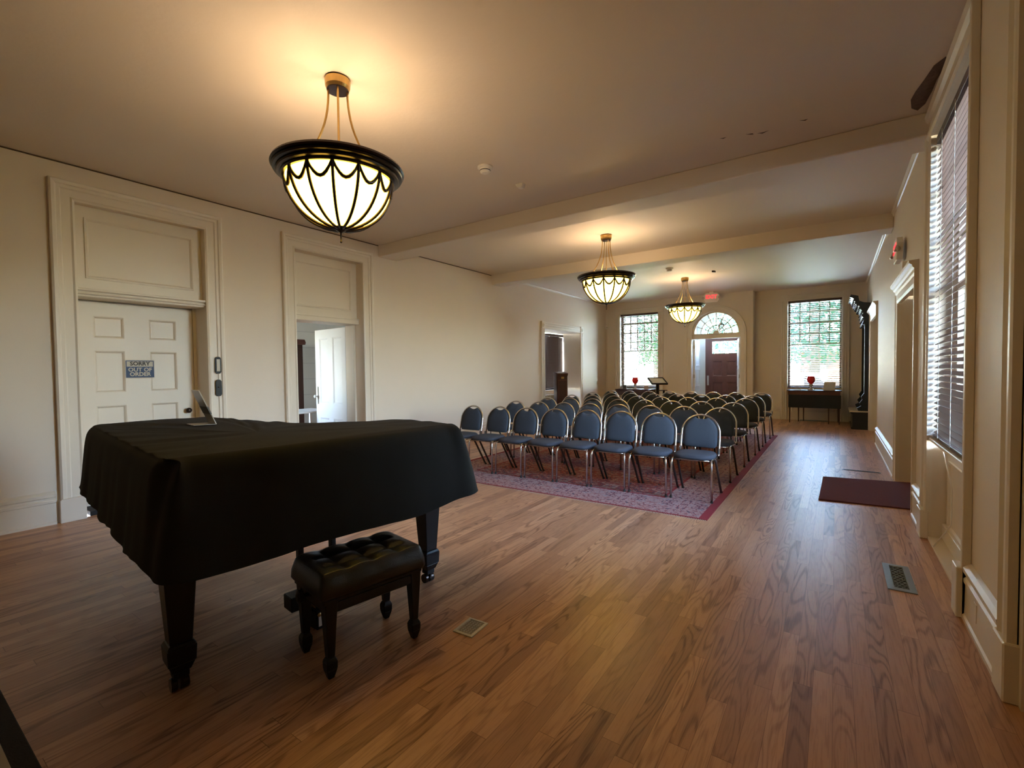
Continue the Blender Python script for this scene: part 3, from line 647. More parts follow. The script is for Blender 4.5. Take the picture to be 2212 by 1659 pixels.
# near right: casing around opening beside the camera + window niche
m = MB(); m.prism([(XR + .0, 0), (XR - .045, 0), (XR - .045, .1), (XR - .045, .1)], 0, 1, lambda u, v, h: (u, v, h)) if False else None
r = sthing('trim_8', 'moulded casing at the nearest edge of the right wall')
m = MB(); prof = [(2.72, -.03), (2.72, .03), (2.735, .036), (2.76, .036), (2.77, .022), (2.81, .022), (2.825, .038), (2.845, .034), (2.85, .01), (2.85, -.02)]
m.prism(prof, .24, 3.3, lambda u, v, h: (XR - v, u, h)); m.build('casing', M_trim, r)
MB().box(XR - .045, XR + .012, 2.705, 2.86, 0, .25).build('plinth_block', M_trim, r, bevel=.006)
m = MB(); m.box(XR + .005, XR + .5, 2.675, 2.722, 0, 3.3); m.box(XR + .1, XR + .14, 2.62, 2.66, 0, 3.3); m.box(XR + .2, XR + .24, 2.63, 2.66, 0, 3.3); m.build('jamb', M_trim, r)
tag(MB().box(XR - .028, XR - .023, 3.235, 3.29, .09, .185).build('outlet_cover', M_trim, bevel=.002), 'painted-over outlet cover on the nearest right baseboard', 'outlet')
r = sthing('trim_9', 'moulded casing around the tall right wall window')
m = MB(); m.box(XR - .04, XR, 3.5, 3.54, 0, 3.39); m.build('casing', M_trim, r, bevel=.004)
MB().box(XR - .062, XR - .0, 3.5, 3.62, 0, .28).build('plinth_block', M_trim, r, bevel=.004)
m = MB(); prof = [(4.962, -.02), (4.962, .015), (4.985, .025), (5.005, .025), (5.015, .012), (5.07, .012), (5.085, .03), (5.13, .035), (5.14, .03), (5.145, 0)]
m.prism([(u, h) for u, h in prof], .22, 3.32, lambda u, v, h: (XR - v, u, h)); m.build('casing', M_trim, r)
MB().box(XR - .05, XR + .0, 4.96, 5.15, 0, .23).build('plinth_block', M_trim, r, bevel=.004)
m = MB(); prof = [(3.2, 0), (3.2, .02), (3.22, .03), (3.25, .03), (3.26, .02), (3.31, .02), (3.33, .04), (3.37, .05), (3.385, .04), (3.39, 0)]
m.prism([(u, h) for u, h in prof], 3.505, 5.145, lambda u, v, h: (XR - v, h, u)); m.build('head_casing', M_trim, r)
m = MB(); m.box(XR + .11, XR + .16, 3.54, 4.97, .02, .76)
m.frame(3.66, 4.85, .14, .66, [(0, 0), (0, .014), (.02, .014), (.03, 0)], lambda u, v, h: (XR + .11 - h, u, v), closed=True, inward=True); m.build('apron_panel', M_trim, r)
MB().box(XR + .085, XR + .11, 3.54, 4.97, .02, .14).build('base', M_trim, r, bevel=.004)
mpR3 = lambda u, v, h: (XR + .08 - h, u, v)
window('window_3', 'tall double hung window in the right wall', 3.54, 4.97, .82, 3.18, mpR3, 4, 3, depth=-.10, sill=False)
struct(MB().box(XR + .0, XR + .2, 3.545, 4.965, .795, .82).build('window_sill', M_trim, bevel=.004), 'painted sill of the right wall window')
blind('lowered brown wooden blind in the right wall window', 3.55, 4.955, .83, 3.18, lambda u, v, h: (XR + .045 - h, u, v), RD(-33), cords=3, drop=True)
cd = MB(); cd.tube([(XR + .02, 4.55, .8), (XR + .075, 4.53, .5), (XR + .07, 4.52, .25), (XR + .03, 4.62, .12), (XR + .0, 4.72, .012)], .004, 6)
tag(cd.build('blind_cord', M_plast, smooth=True), 'white cord trailing down to the floor below the right window blind', 'cord')
# ceiling blemishes
def blotch(name, m, pts, lab, mx=0.0):
    o = MB(); cx = sum(p[0] for p in pts) / len(pts); cy = sum(p[1] for p in pts) / len(pts)
    for i in range(len(pts)):
        a, b = pts[i], pts[(i + 1) % len(pts)]; o.face([(a[0], a[1], ZC - .002), (b[0], b[1], ZC - .002), (cx, cy, ZC - .006 - mx)])
    return struct(o.build(name, m), lab)
blotch('ceiling_stain', M_stain, [(.455, 4.72), (.47, 4.60), (.50, 4.45), (.53, 4.28), (.58, 4.20), (.60, 4.30), (.575, 4.5), (.57, 4.68), (.555, 4.86), (.52, 4.95), (.475, 4.88)], 'dark peeling water stain on the ceiling beside the right window', .006)
for pts in ([(-.86, 4.50), (-.83, 4.53), (-.80, 4.51), (-.83, 4.515)], [(-.66, 4.56), (-.60, 4.60), (-.605, 4.575)], [(-.575, 4.60), (-.535, 4.63), (-.48, 4.60), (-.53, 4.61)], [(-.26, 4.57), (-.22, 4.60), (-.20, 4.58), (-.23, 4.585)]):
    blotch('ceiling_crack', M_crack_shadow, pts, 'short dark crack in the ceiling plaster before the first beam')
# ------------------------------------------------------------------ ceiling devices
def smoke(lab, x, y, z, sc=1):
    t = thing('smoke_detector', lab, 'detector', (x, y, z))
    MB().lathe([(.075 * sc, 0), (.075 * sc, -.015), (.06 * sc, -.02)], n=24).build('base', M_plast, t, smooth=True, bevel=.001)
    MB().lathe([(.055 * sc, -.02), (.05 * sc, -.055 * sc), (.035 * sc, -.065 * sc)], n=24).build('body', M_plast, t)
    MB().lathe([(.052 * sc, -.035), (.054 * sc, -.04), (.05 * sc, -.046)], n=24, cap=False).build('vent_ring', M_hole, t)
    return t
smoke('round smoke detector on ceiling beside the nearest chandelier', -2.88, 3.74, ZC)
smoke('round smoke detector on ceiling before the farthest chandelier', -2.83, 9.84, ZC3)
t = thing('ceiling_sensor', 'small white angled sensor on ceiling just before the first beam', 'sensor', (-2.84, 4.31, ZC))
MB().prism([(-.05, 0), (.05, 0), (.035, -.05), (-.02, -.045)], -.03, .03, lambda u, v, h: (u, h, v)).build('body', M_plast, t, bevel=.004)
tag(MB().prism([(-2.17, 10.62), (-2.13, 10.64), (-2.11, 10.70), (-2.15, 10.68)], ZC3 - .035, ZC3, lambda u, v, h: (u, v, h)).build('ceiling_hook', M_bronze), 'small dark hook on ceiling right of the farthest chandelier', 'hook')
# ------------------------------------------------------------------ chandeliers
def chandelier(x, y, zc, lab, rot):
    t = thing('chandelier', lab, 'chandelier', (x, y, zc), rot, 'bowl chandeliers down the middle of the ceiling')
    MB().lathe([(.078, 0), (.085, -.01), (.082, -.055), (.074, -.075), (.02, -.08)], n=32).build('canopy', M_gold, t, smooth=False)
    MB().lathe([(.073, -.0755), (.073, -.082), (.01, -.083)], n=32).build('canopy_plate', M_bronze, t)
    RZ = -.64                                     # rim top
    for k in range(4):
        a = pi / 4 + k * pi / 2; m = MB(); pts = []
        for i in range(13):
            s_ = i / 12; rr = .062 + (.30 - .062) * (s_ ** 2.4); pts.append((rr * cos(a), rr * sin(a), -.07 + (RZ + .05) * s_))
        m.tube(pts, .0075, 8)
        m.build('arm', M_gold, t, smooth=True)
    MB().tube([(0, 0, -.08), (0, 0, RZ + .0)], .006, 6).build('wire', M_gold, t)
    MB().lathe([(.335, RZ - .06), (.365, RZ - .062), (.374, RZ - .054), (.372, RZ - .046), (.380, RZ - .046), (.396, RZ - .042), (.400, RZ - .032), (.396, RZ - .024), (.404, RZ - .024), (.420, RZ - .020), (.426, RZ - .010), (.420, RZ - .002), (.428, RZ - .000), (.437, RZ + .010), (.430, RZ + .025), (.40, RZ + .022), (.385, RZ + .01), (.35, RZ + .0), (.33, RZ - .02), (.33, RZ - .045)], n=72, cap=False).build('rim', M_bronze, t)
    prof = []
    for i in range(13):
        a = i / 12 * pi / 2; prof.append((.345 * cos(a) ** .92 + .004, RZ - .035 - .345 * (sin(a) ** 1.02)))
    mb = MB(); mb.lathe(prof, n=60, cap=False); mb.build('glass_bowl', M_glow, t, smooth=True)
    mb = MB(); mb.lathe([(r_ - .006, z_ + .006) for r_, z_ in prof[:-1]] + [(.001, prof[-1][1] + .006)], n=60, cap=False); mb.build('added_glow_shield', M_paper, t, smooth=True)  # unseen shell added inside the bowl to hold its glow off the ceiling
    def surf(a, s_, off=.008):
        ang = s_ * pi / 2; r_ = .345 * cos(ang) ** .92 + .004 + off * cos(ang); z = RZ - .035 - .345 * (sin(ang) ** 1.02) - off * sin(ang)
        return (r_ * cos(a), r_ * sin(a), z)
    NR = 14
    for k in range(NR):
        a = 2 * pi * k / NR
        MB().tube([surf(a, s_ / 14 * .965) for s_ in range(15)], .0105, 6).build('rib', M_bronze, t, smooth=True)
        b = 2 * pi * (k + 1) / NR
        pts = [surf(a + (b - a) * i / 8, .035 + .185 * sin(pi * i / 8) ** .8 if 0 < i < 8 else .035) for i in range(9)]
        MB().tube(pts, [.007 + .006 * sin(pi * i / 8) for i in range(9)], 6).build('swag', M_bronze, t, smooth=True)
    MB().lathe([(.055, RZ - .366), (.06, RZ - .376), (.035, RZ - .395), (.016, RZ - .405), (.006, RZ - .412), (.005, RZ - .47), (.009, RZ - .475), (.003, RZ - .482)], n=20).build('finial', M_bronze, t, smooth=True)
    l = bpy.data.lights.new('bulb_light', 'POINT'); l.energy = LAMP; l.color = (1, .69, .42); l.shadow_soft_size = .10
    lo = bpy.data.objects.new('bulb_light', l); COL.objects.link(lo); lo.parent = t; lo.location = (0, 0, RZ - .09)
    return t
chandelier(-2.845, 2.04, ZC, 'large lit bowl chandelier above the piano, nearest of three', RD(9))
chandelier(-2.87, 6.70, ZC, 'lit bowl chandelier between the two ceiling beams, middle of three', RD(4))
chandelier(-2.84, 11.08, ZC3, 'lit bowl chandelier in front of the arched doorway, farthest of three', RD(0))
# ------------------------------------------------------------------ rug and floor items
rx0, rx1, ry0, ry1 = -4.66, -.955, 4.49, 10.85
t = thing('area_rug', 'red and cream patterned oriental rug under the chair rows', 'rug', ((rx0 + rx1) / 2, (ry0 + ry1) / 2, 0))
MB().box(-1.852, 1.852, -3.18, 3.18, .001, .009).build('pile', M_rug, t)
m = MB()
for s_ in (-1, 1):
    for k in range(240):
        x = -1.84 + k * 3.68 / 239; j = random.uniform(-.006, .006); l_ = random.uniform(.018, .034)
        m.face([(x - .004, s_ * 3.18, .006), (x + .004, s_ * 3.18, .006), (x + j + .003, s_ * (3.18 + l_), .002), (x + j - .003, s_ * (3.18 + l_), .002)])
f = m.build('fringe', M_fringe, t); f['kind'] = 'stuff'
tag(MB().prism([(-.137, 5.82), (.615, 5.885), (.76, 5.90), (.76, 7.20), (-.119, 7.05)], .0, .012, lambda u, v, h: (u, v, h)).build('door_mat', M_redmat), 'plain dark red floor mat in front of the right doorway', 'mat')
# slot vent
t = thing('floor_register', 'long narrow dark slot register on floor beyond the red mat', 'register', (.29, 7.715, 0), RD(-2))
MB().box(-.205, .205, -.03, .03, 0, .004).build('frame', M_vent, t); MB().box(-.19, .19, -.018, .018, .004, .0045).build('slot', M_hole, t)
# ornate vent near right wall
t = thing('floor_register', 'grey metal floor register with wavy grille near the right wall', 'register', (.352, 3.945, 0), RD(0))
MB().frame(-.072, .072, -.235, .235, [(0, 0), (0, .006), (.035, .008), (.037, .003)], lambda u, v, h: (u, v, h), closed=True, inward=True).build('frame', M_vent, t)
MB().box(-.06, .06, -.20, .20, .0005, .002).build('well', M_hole, t)
m = MB()
for k in range(5):
    x = -.032 + k * .016
    m.tube([(x + .007 * sin(i * 1.3 + k * 2.1), -.2 + i * .4 / 40, .005) for i in range(41)], .002, 4)
for k in range(14): m.tube([(-.036, -.19 + k * .029, .005), (.036, -.19 + k * .029, .005)], .0018, 4)
m.build('grille', M_vent, t)
t = thing('floor_register', 'square pewter floor grate with scroll pattern right of the piano bench', 'register', (-1.622, 1.925, 0), RD(4))
MB().frame(-.062, .062, -.078, .078, [(0, 0), (0, .006), (.014, .008), (.016, .004)], lambda u, v, h: (u, v, h), closed=True, inward=True).build('frame', M_silver, t)
MB().box(-.05, .05, -.065, .065, .0005, .0025).build('well', M_rad, t)
m = MB()
for k in range(5):
    for j in range(7):
        cx, cy = -.036 + k * .018, -.05 + j * .0167
        m.tube([(cx + .0075 * cos(a * pi / 4), cy + .0075 * sin(a * pi / 4), .005) for a in range(9)], .0017, 4)
m.build('grille', M_silver, t, label='paler scrollwork grille')
t = thing('border_rug', 'cream rug with dark brown border at the bottom left corner', 'rug', (-3.4, -.45, 0))
MB().box(-1.6, 1.12, -.85, .825, .001, .012).build('border', mat('brown_pile', (.02, .014, .008), .95, bump=.5, bscale=200, var=.4, vscale=60), t, bevel=.004)
MB().box(-1.53, 1.05, -.78, .762, .012, .014).build('field', mat('cream_pile', (.45, .40, .30), .95, var=.05), t)
# ------------------------------------------------------------------ chairs
def make_chair():
    t = thing('banquet_chair', 'x', 'chair', (0, 0, 0))
    # seat: rounded cushion
    m = MB(); P = []
    n = 20; rings = []
    def sup(a, w_, d, e=.62):
        c_, s_ = cos(a), sin(a); return (w_ * abs(c_) ** e * (1 if c_ > 0 else -1), d * abs(s_) ** e * (1 if s_ > 0 else -1))
    N_ = 32
    for k_, z in ((.86, .428), (.97, .434), (1, .450), (.985, .466), (.90, .478), (.70, .486), (.35, .489)):
        ring = []
        for i in range(N_):
            x, y = sup(2 * pi * i / N_, .207 * k_, .205 * k_); ring.append(m.bm.verts.new((x, .185 + y, z)))
        rings.append(ring)
    for a, b in zip(rings, rings[1:]):
        for i in range(N_): m.bm.faces.new((a[i], a[(i + 1) % N_], b[(i + 1) % N_], b[i]))
    m.bm.faces.new(rings[0][::-1]); m.bm.faces.new(rings[-1])
    m.build('seat', M_fabric2, t, smooth=True)
    # back pad
    yb = lambda z: .375 + (z - .45) * .23
    out = []
    cz, R_ = .665, .180
    out.append((-.155, .505)); out.append((.155, .505)); out += [(.176, .53), (.180, .60)]
    top = [(R_ * cos(a), cz + R_ * sin(a)) for a in [pi * i / 24 for i in range(25)]]
    for x, z in top:
        if abs(x) < .062: z = z - .034 * cos(x / .062 * pi / 2) ** .6
        out.append((x, z))
    out += [(-.180, .60), (-.176, .53)]
    cx, cz0 = 0, .67
    layers = [(.93, -.008), (.99, -.016), (1, -.026), (1, -.0), (.985, .012), (.92, .018)]
    m = MB(); rings = []
    layers = [(1.0, .012), (1.0, -.004), (.975, -.018), (.90, -.027), (.72, -.034), (.4, -.038)]
    def ring(s_, dy): return [m.bm.verts.new((x * s_, yb(cz0 + (z - cz0) * s_) + dy, cz0 + (z - cz0) * s_)) for x, z in out]
    rs = [ring(.4, .022), ring(.92, .02)] + [ring(a, b) for a, b in layers]
    for a, b in zip(rs, rs[1:]):
        for i in range(len(a)): m.bm.faces.new((a[i], a[(i + 1) % len(a)], b[(i + 1) % len(a)], b[i]))
    m.bm.faces.new(rs[0][::-1]); m.bm.faces.new(rs[-1])
    m.build('backrest', M_fabric, t, smooth=True)
    # arch frame
    pts = [(.203, .33, .435), (.203, .365, .445), (.203, yb(.50), .50), (.203, yb(.60), .60)]
    for i in range(1, 16):
        a = pi * i / 16; z = .655 + .203 * sin(a); pts.append((.203 * cos(a), yb(z), z))
    pts += [(-.203, yb(.60), .60), (-.203, yb(.50), .50), (-.203, .365, .445), (-.203, .33, .435)]
    MB().tube(pts, .0115, 8).build('back_frame', M_chrome, t, smooth=True)
    for s_ in (-1, 1):
        l = MB().tube([(s_ * .206, .0, .0), (s_ * .202, .008, .38), (s_ * .198, .02, .415), (s_ * .19, .05, .425), (s_ * .19, .34, .425)], .0115, 8).build('front_leg', M_chrome, t, smooth=True)
        MB().lathe([(.014, 0), (.014, .016), (.0115, .02)], c=(s_ * .206, 0, 0), n=8).build('foot', M_rub, l)
        l = MB()
        l.tube([(s_ * .19, .17, .425), (s_ * .195, .20, .415), (s_ * .200, .235, .38), (s_ * .206, .48, .0)], [.011, .0125, .0135, .0125], 8)
        l = l.build('rear_leg', M_dmet, t, smooth=True)
        MB().lathe([(.015, 0), (.015, .016), (.0125, .02)], c=(s_ * .206, .48, 0), n=8).build('foot', M_rub, l)
        MB().box(s_ * .203 - .010, s_ * .203 + .010, .355, .40, .43, .51).build('bracket', M_chrome, t, bevel=.004)
    for y in (.05, .33): MB().tube([(-.19, y, .418), (.19, y, .418)], .009, 6).build('seat_rail', M_chrome, t, smooth=True)
    return t
proto = make_chair()
colx = [-4.455, -3.995, -3.54, -3.08, -2.62, -2.16, -1.70, -1.24]
rowy = [5.07, 6.12, 7.17, 8.17, 9.15, 10.24]
ordn = ['leftmost chair', 'second chair from left', 'third chair from left', 'fourth chair from left', 'fifth chair from left', 'third chair from right', 'second chair from right', 'rightmost chair, at the aisle,']
rown = ['front row nearest the piano', 'second row', 'third row', 'fourth row', 'fifth row', 'sixth and last row']
used = False
for ri, y in enumerate(rowy):
    for ci, x in enumerate(colx):
        o = copy_tree(proto) if used else proto
        used = True
        dy = (-.10 + .10 * ci / 7 if ri == 0 else random.uniform(-.03, .03)) + .0
        o.location = (x + random.uniform(-.008, .008), y + dy, .0095)
        o.rotation_euler = (0, 0, RD(random.uniform(-1.4, 1.4)))
        o['label'] = 'blue padded chrome chair, %s in the %s' % (ordn[ci], rown[ri])
        o['category'] = 'chair'; o['group'] = 'banquet chairs in six rows on the rug'
# ------------------------------------------------------------------ piano
th = math.atan2(.175, 1.4)
eu = Vector((sin(th), cos(th), 0)); ev = Vector((-cos(th), sin(th), 0)); O = Vector((-2.13, .72, 0))
def PV(u, v, z): p = O + eu * u + ev * v; return (p.x, p.y, z)
pn_ = thing('grand_piano', 'grand piano hidden under its cover, tapered black legs on brass casters', 'piano', (0, 0, 0))
outl = [(0, .02), (0, .6), (0, 1.2), (0, 1.8), (0.0, 2.2), (.07, 2.34), (.28, 2.38), (.55, 2.38), (.72, 2.30), (.80, 2.1), (.85, 1.75), (.95, 1.35), (1.12, 1.06), (1.33, .93), (1.56, .82), (1.65, .62), (1.65, .3), (1.65, .02)]
def resample(P, n):
    P = [Vector((a, b)) for a, b in P] + [Vector(P[0])]
    L_ = [0]
    for a, b in zip(P, P[1:]): L_.append(L_[-1] + (b - a).length)
    out = []
    for i in range(n):
        s_ = L_[-1] * i / n; k = max(j for j in range(len(L_)) if L_[j] <= s_ + 1e-9); k = min(k, len(P) - 2)
        out.append(P[k] + (P[k + 1] - P[k]) * ((s_ - L_[k]) / max(1e-6, L_[k + 1] - L_[k])))
    return out
def smoothc(P, it=2):
    for _ in range(it): P = [(P[i - 1] + P[i] * 2 + P[(i + 1) % len(P)]) / 4 for i in range(len(P))]
    return P
bodyo = [(a + .03 if a < .5 else a - .08, max(.22, b - .04)) for a, b in outl]
MB().prism([tuple(p) for p in smoothc(resample(bodyo, 60), 1)], .64, .98, lambda u, v, h: PV(u, v, h)).build('case', M_black, pn_)
MB().prism([(.05, .04), (1.52, .04), (1.52, .3), (.05, .3)], .60, .70, lambda u, v, h: PV(u, v, h)).build('keybed', M_black, pn_)
def pleg(u, v):
    M = Matrix.Translation(PV(u, v, 0)) @ Matrix.Rotation(-th, 4, 'Z'); m = MB()
    m.taper(0, 0, .22, .64, .085, .085, .135, .135, M); m.taper(0, 0, .205, .222, .11, .11, .09, .09, M); m.taper(0, 0, .13, .205, .105, .105, .112, .112, M)
    m.taper(0, 0, .09, .13, .07, .07, .10, .10, M); m.taper(0, 0, .06, .09, .06, .06, .06, .06, M)
    l = m.build('leg', M_black, pn_, bevel=.004)
    c_ = MB(); c_.lathe([(.028, -.018), (.030, -.012), (.030, .012), (.028, .018)], n=20, M=M @ Matrix.Translation((0, .012, .031)) @ Matrix.Rotation(RD(90), 4, 'X'))
    c_.lathe([(.028, -.012), (.030, -.008), (.030, .008), (.028, .012)], n=20, M=M @ Matrix.Translation((-.0, -.026, .031)) @ Matrix.Rotation(RD(90), 4, 'X'))
    c_.box(-.03, .03, -.006, .004, .03, .07, M); c_.build('caster', M_bronze, l, smooth=False)
pleg(.08, .27); pleg(1.46, .27); pleg(.42, 2.0)
m = MB(); M = Matrix.Translation(PV(.78, .42, 0)) @ Matrix.Rotation(-th, 4, 'Z')
m.box(-.05, .05, -.17, .17, .09, .17, M); m.box(-.02, .02, -.11, -.08, .17, .62, M); m.box(-.02, .02, .08, .11, .17, .62, M)
m.build('pedal_lyre', M_black, pn_, bevel=.004)
for k in (-.07, 0, .07):
    m = MB(); m.tube([M @ Vector((.04, k, .105)), M @ Vector((.10, k, .10)), M @ Vector((.155, k, .085)), M @ Vector((.17, k, .083))], [.008, .009, .015, .010], 8); m.build('pedal', M_gold, pn_, smooth=True)
# control box with outlet under the piano
t = thing('power_box', 'small black power box with white outlet behind the bench leg', 'box', (-2.345, 1.50, 0))
MB().box(-.05, .05, -.06, .06, 0.0, .105).build('body', M_black, t, bevel=.006)
MB().box(.05, .053, -.05, .035, .02, .09).build('outlet_plate', M_plast, t, label='white outlet plate')
MB().box(.053, .0535, -.02, -.008, .03, .042).box(.053, .0535, -.02, -.008, .064, .076).build('outlet_slots', M_ink, t)
m = MB(); m.tube([PV(.25, .8, .60), PV(.33, .78, .55), PV(.45, .76, .535), PV(.56, .74, .56), PV(.60, .74, .61)], .006, 6); m.build('cable', M_rub, pn_, smooth=True)
# cover
NP = 168
base = smoothc(resample(outl, NP), 3)
ctr = Vector((.62, .8))
nrm = []
for i in range(NP):
    t_ = (base[(i + 1) % NP] - base[i - 1]).normalized(); nrm.append(Vector((-t_.y, t_.x)))
if sum((base[i] - ctr).dot(nrm[i]) for i in range(NP)) < 0: nrm = [-n for n in nrm]
cv = MB()
def hem(i):
    u, v = base[i]
    if v < .16: return .572 - .006 * sin(u * 7) + .10 * max(0, u - 1.25)
    if u < .12:
        s_ = v; return .605 + .03 * (v / 2.3) - .05 * (abs(((s_ * 1.7) % 1) - .5))
    return .56 + .02 * sin(i * .35)
rings = []
def topz(u, v):
    return 1.045 - .010 * math.exp(-((v - 1.05) / .25) ** 2) * (u / 1.5) + .004 * sin(v * 21 + 1.5 * sin(u * 4)) + .003 * sin(v * 37 + u * 3)
for s_ in (.12, .3, .5, .68, .82, .92, .965):
    rings.append([(ctr + (p - ctr) * s_) for p in base])
V = [[cv.bm.verts.new(PV(p.x, .5 * (p.y + .13 + math.sqrt((p.y - .13) ** 2 + .012)), topz(p.x, p.y))) for p in rg] for s_, rg in zip((.12, .3, .5, .68, .82, .92, .965), rings)]
prof = [(-.028, -.006), (-.006, -.022), (.012, -.055), (.022, -.11), (.030, -.18), (.038, -.26), (.046, -.34), (.055, -.42), (None, None)]
for q, (off, dz) in enumerate(prof):
    row = []
    for i in range(NP):
        u, v = base[i]; n_ = nrm[i]
        front = 1 if v < .16 else 0
        if dz is None: z = hem(i); off_ = .062
        else:
            z = 1.045 + dz; zz = hem(i); z = max(z, zz + .004 * (9 - q)); off_ = off
        f = (1.045 - z) / .48
        amp = (.006 if not front else .003) * f
        ph = i * 2 * pi / NP
        fold = amp * (sin(ph * 19 + 1.3) + .7 * sin(ph * 31 + .5) + .5 * sin(ph * 47))
        if u > 1.55 and v < .5: off_ += .03 * f ** 1.3
        if u > 1.5 and v < .15: off_ += .02 * f
        if front:   # keyboard side: lid edge sits back, the cloth slopes out over the keys
            back = .10 * max(0, 1 - f * 1.1) ** 1.5
            if u > 1.55 or u < .08: back *= .6
            off_ = off_ * .6 - back
        p = base[i] + n_ * (off_ + fold)
        row.append(cv.bm.verts.new(PV(p.x, p.y, z)))
    V.append(row)
for a, b in zip(V, V[1:]):
    for i in range(NP): cv.bm.faces.new((a[i], a[(i + 1) % NP], b[(i + 1) % NP], b[i]))
cv.bm.faces.new(V[0])
co = cv.build('piano_cover', M_cloth, smooth=True)
sm = co.modifiers.new('s', 'SUBSURF'); sm.levels = 1; sm.render_levels = 1
tag(co, 'black fabric cover draped over the grand piano', 'cover')
# acrylic sign holder on the piano
t = thing('sign_holder', 'slanted clear sign holder card standing on the piano cover', 'sign', PV(.585, 1.61, 1.047))
bw = Vector((.39, .92, 0)) * .045 + Vector((.92, -.39, 0)) * .15
ln = Vector((-.39, -.92, 0)) * .095 + Vector((0, 0, .235)); ft = Vector((-.39, -.92, 0)) * .13
def slab(a, b, c_, th_=.003):
    n_ = b.cross(c_).normalized() * th_; m = MB(); q = [a, a + b, a + b + c_, a + c_]
    m.face([p + n_ for p in q]); m.face([p - n_ for p in q][::-1])
    for i in range(4): m.face([q[i] - n_, q[(i + 1) % 4] - n_, q[(i + 1) % 4] + n_, q[i] + n_])
    return m
z0 = Vector((.0, 0, .004))
slab(z0, bw, ln).build('card', M_acr, t)
slab(z0, bw, ft, .002).build('foot', M_acr, t)
slab(z0 + ln * .30, bw, ln * .22, .0045).build('printed_band', M_band, t, label='dark printed band')
# ------------------------------------------------------------------ bench
bang = RD(-10.4)
b = thing('piano_bench', 'black tufted leather piano bench in front of the covered piano', 'bench', (-1.992, 1.495, 0), bang)
# local: x across short side (toward +x = camera side), y long
for sx in (-1, 1):
    for sy in (-1, 1):
        m = MB(); cx, cy = sx * .142, sy * .224
        m.taper(cx, cy, .10, .36, .034, .034, .060, .060); m.taper(cx, cy, .082, .10, .052, .052, .034, .034); m.taper(cx, cy, .045, .082, .050, .050, .052, .052); m.taper(cx, cy, 0, .045, .026, .026, .050, .050)
        m.build('leg', M_black, b, bevel=.003)
MB().box(-.165, .165, -.245, .245, .300, .352).build('apron', M_black, b, bevel=.006)
MB().box(-.172, .172, -.262, .262, .350, .372).build('seat_board', M_black, b, bevel=.006)
m = MB(); nx, ny = 25, 41; P = []
sx_, sy_ = .178, .272
for i in range(nx):
    row = []
    for j in range(ny):
        a = -1 + 2 * i / (nx - 1); c_ = -1 + 2 * j / (ny - 1); x, y = a * sx_, c_ * sy_
        e = (1 - abs(a) ** 10) ** .5 * (1 - abs(c_) ** 14) ** .5
        gx = abs(sin((a + 1) * pi * 1.5 / 1.0)) ; gy = abs(sin((c_ + 1) * pi * 2))
        tuft = (gx * gy) ** .45 if abs(a) < .67 and abs(c_) < .78 else max(gy ** .35 * .9, .55)
        z = .437 + .057 * min(1, e * 1.5) * (.62 + .38 * tuft)
        row.append((x, y, z if e > 0 else .425))
    P.append(row)
m.grid(P)
edge = [(P[i][0]) for i in range(nx)] + [P[-1][j] for j in range(1, ny)] + [P[i][-1] for i in range(nx - 2, -1, -1)] + [P[0][j] for j in range(ny - 2, 0, -1)]
ra = [m.bm.verts.new(p) for p in edge]; rb = [m.bm.verts.new((p[0] * 1.01, p[1] * 1.01, .385)) for p in edge]; rc = [m.bm.verts.new((p[0] * .97, p[1] * .97, .368)) for p in edge]
for q, w_ in ((ra, rb), (rb, rc)):
    for i in range(len(q)): m.bm.faces.new((q[i], q[(i + 1) % len(q)], w_[(i + 1) % len(q)], w_[i]))
m.bm.faces.new(rc)
bmesh.ops.remove_doubles(m.bm, verts=m.bm.verts, dist=.0004)
m.build('cushion', M_leather, b, smooth=True)
for a in (-1 / 3, 1 / 3):
    for c_ in (-.5, 0, .5):
        MB().lathe([(.009, -.004), (.009, .002), (.004, .006)], c=(a * sx_, c_ * sy_, .462), n=10).build('button', M_leather, b)
m = MB()
for s_ in (-1,):
    m.lathe([(.01, 0), (.01, .03), (.03, .035), (.032, .055), (.015, .062)], n=14, M=Matrix.Translation((-.02, s_ * .245, .345)) @ Matrix.Rotation(RD(90), 4, 'X'))
m.build('height_knob', M_black, b)
# ------------------------------------------------------------------ lectern stand by far window
t = thing('reading_stand', 'black stand with tilted framed board in front of far left window', 'stand', (-3.93, 12.55, 0), RD(36.8))
TM = Matrix.Translation((0, 0, 1.055)) @ Matrix.Rotation(RD(22), 4, 'X')
MB().box(-.20, .20, -.19, .19, -.012, .006, TM).build('board', M_marble, t)
MB().frame(-.215, .215, -.205, .205, [(0, -.02), (0, .022), (.028, .022), (.028, -.0)], lambda u, v, h: tuple(TM @ Vector((u, v, h))), closed=True, inward=True).build('frame', M_black, t)
MB().box(-.035, .035, -.03, .03, .04, 1.03).build('post', M_black, t, bevel=.004)
MB().box(-.2, .2, -.18, .18, 0, .04).build('base', M_black, t, bevel=.006)
MB().box(0, .24, -.09, .03, .795, .812).box(.14, .18, -.05, -.01, .70, .795).build('side_shelf', M_black, t)
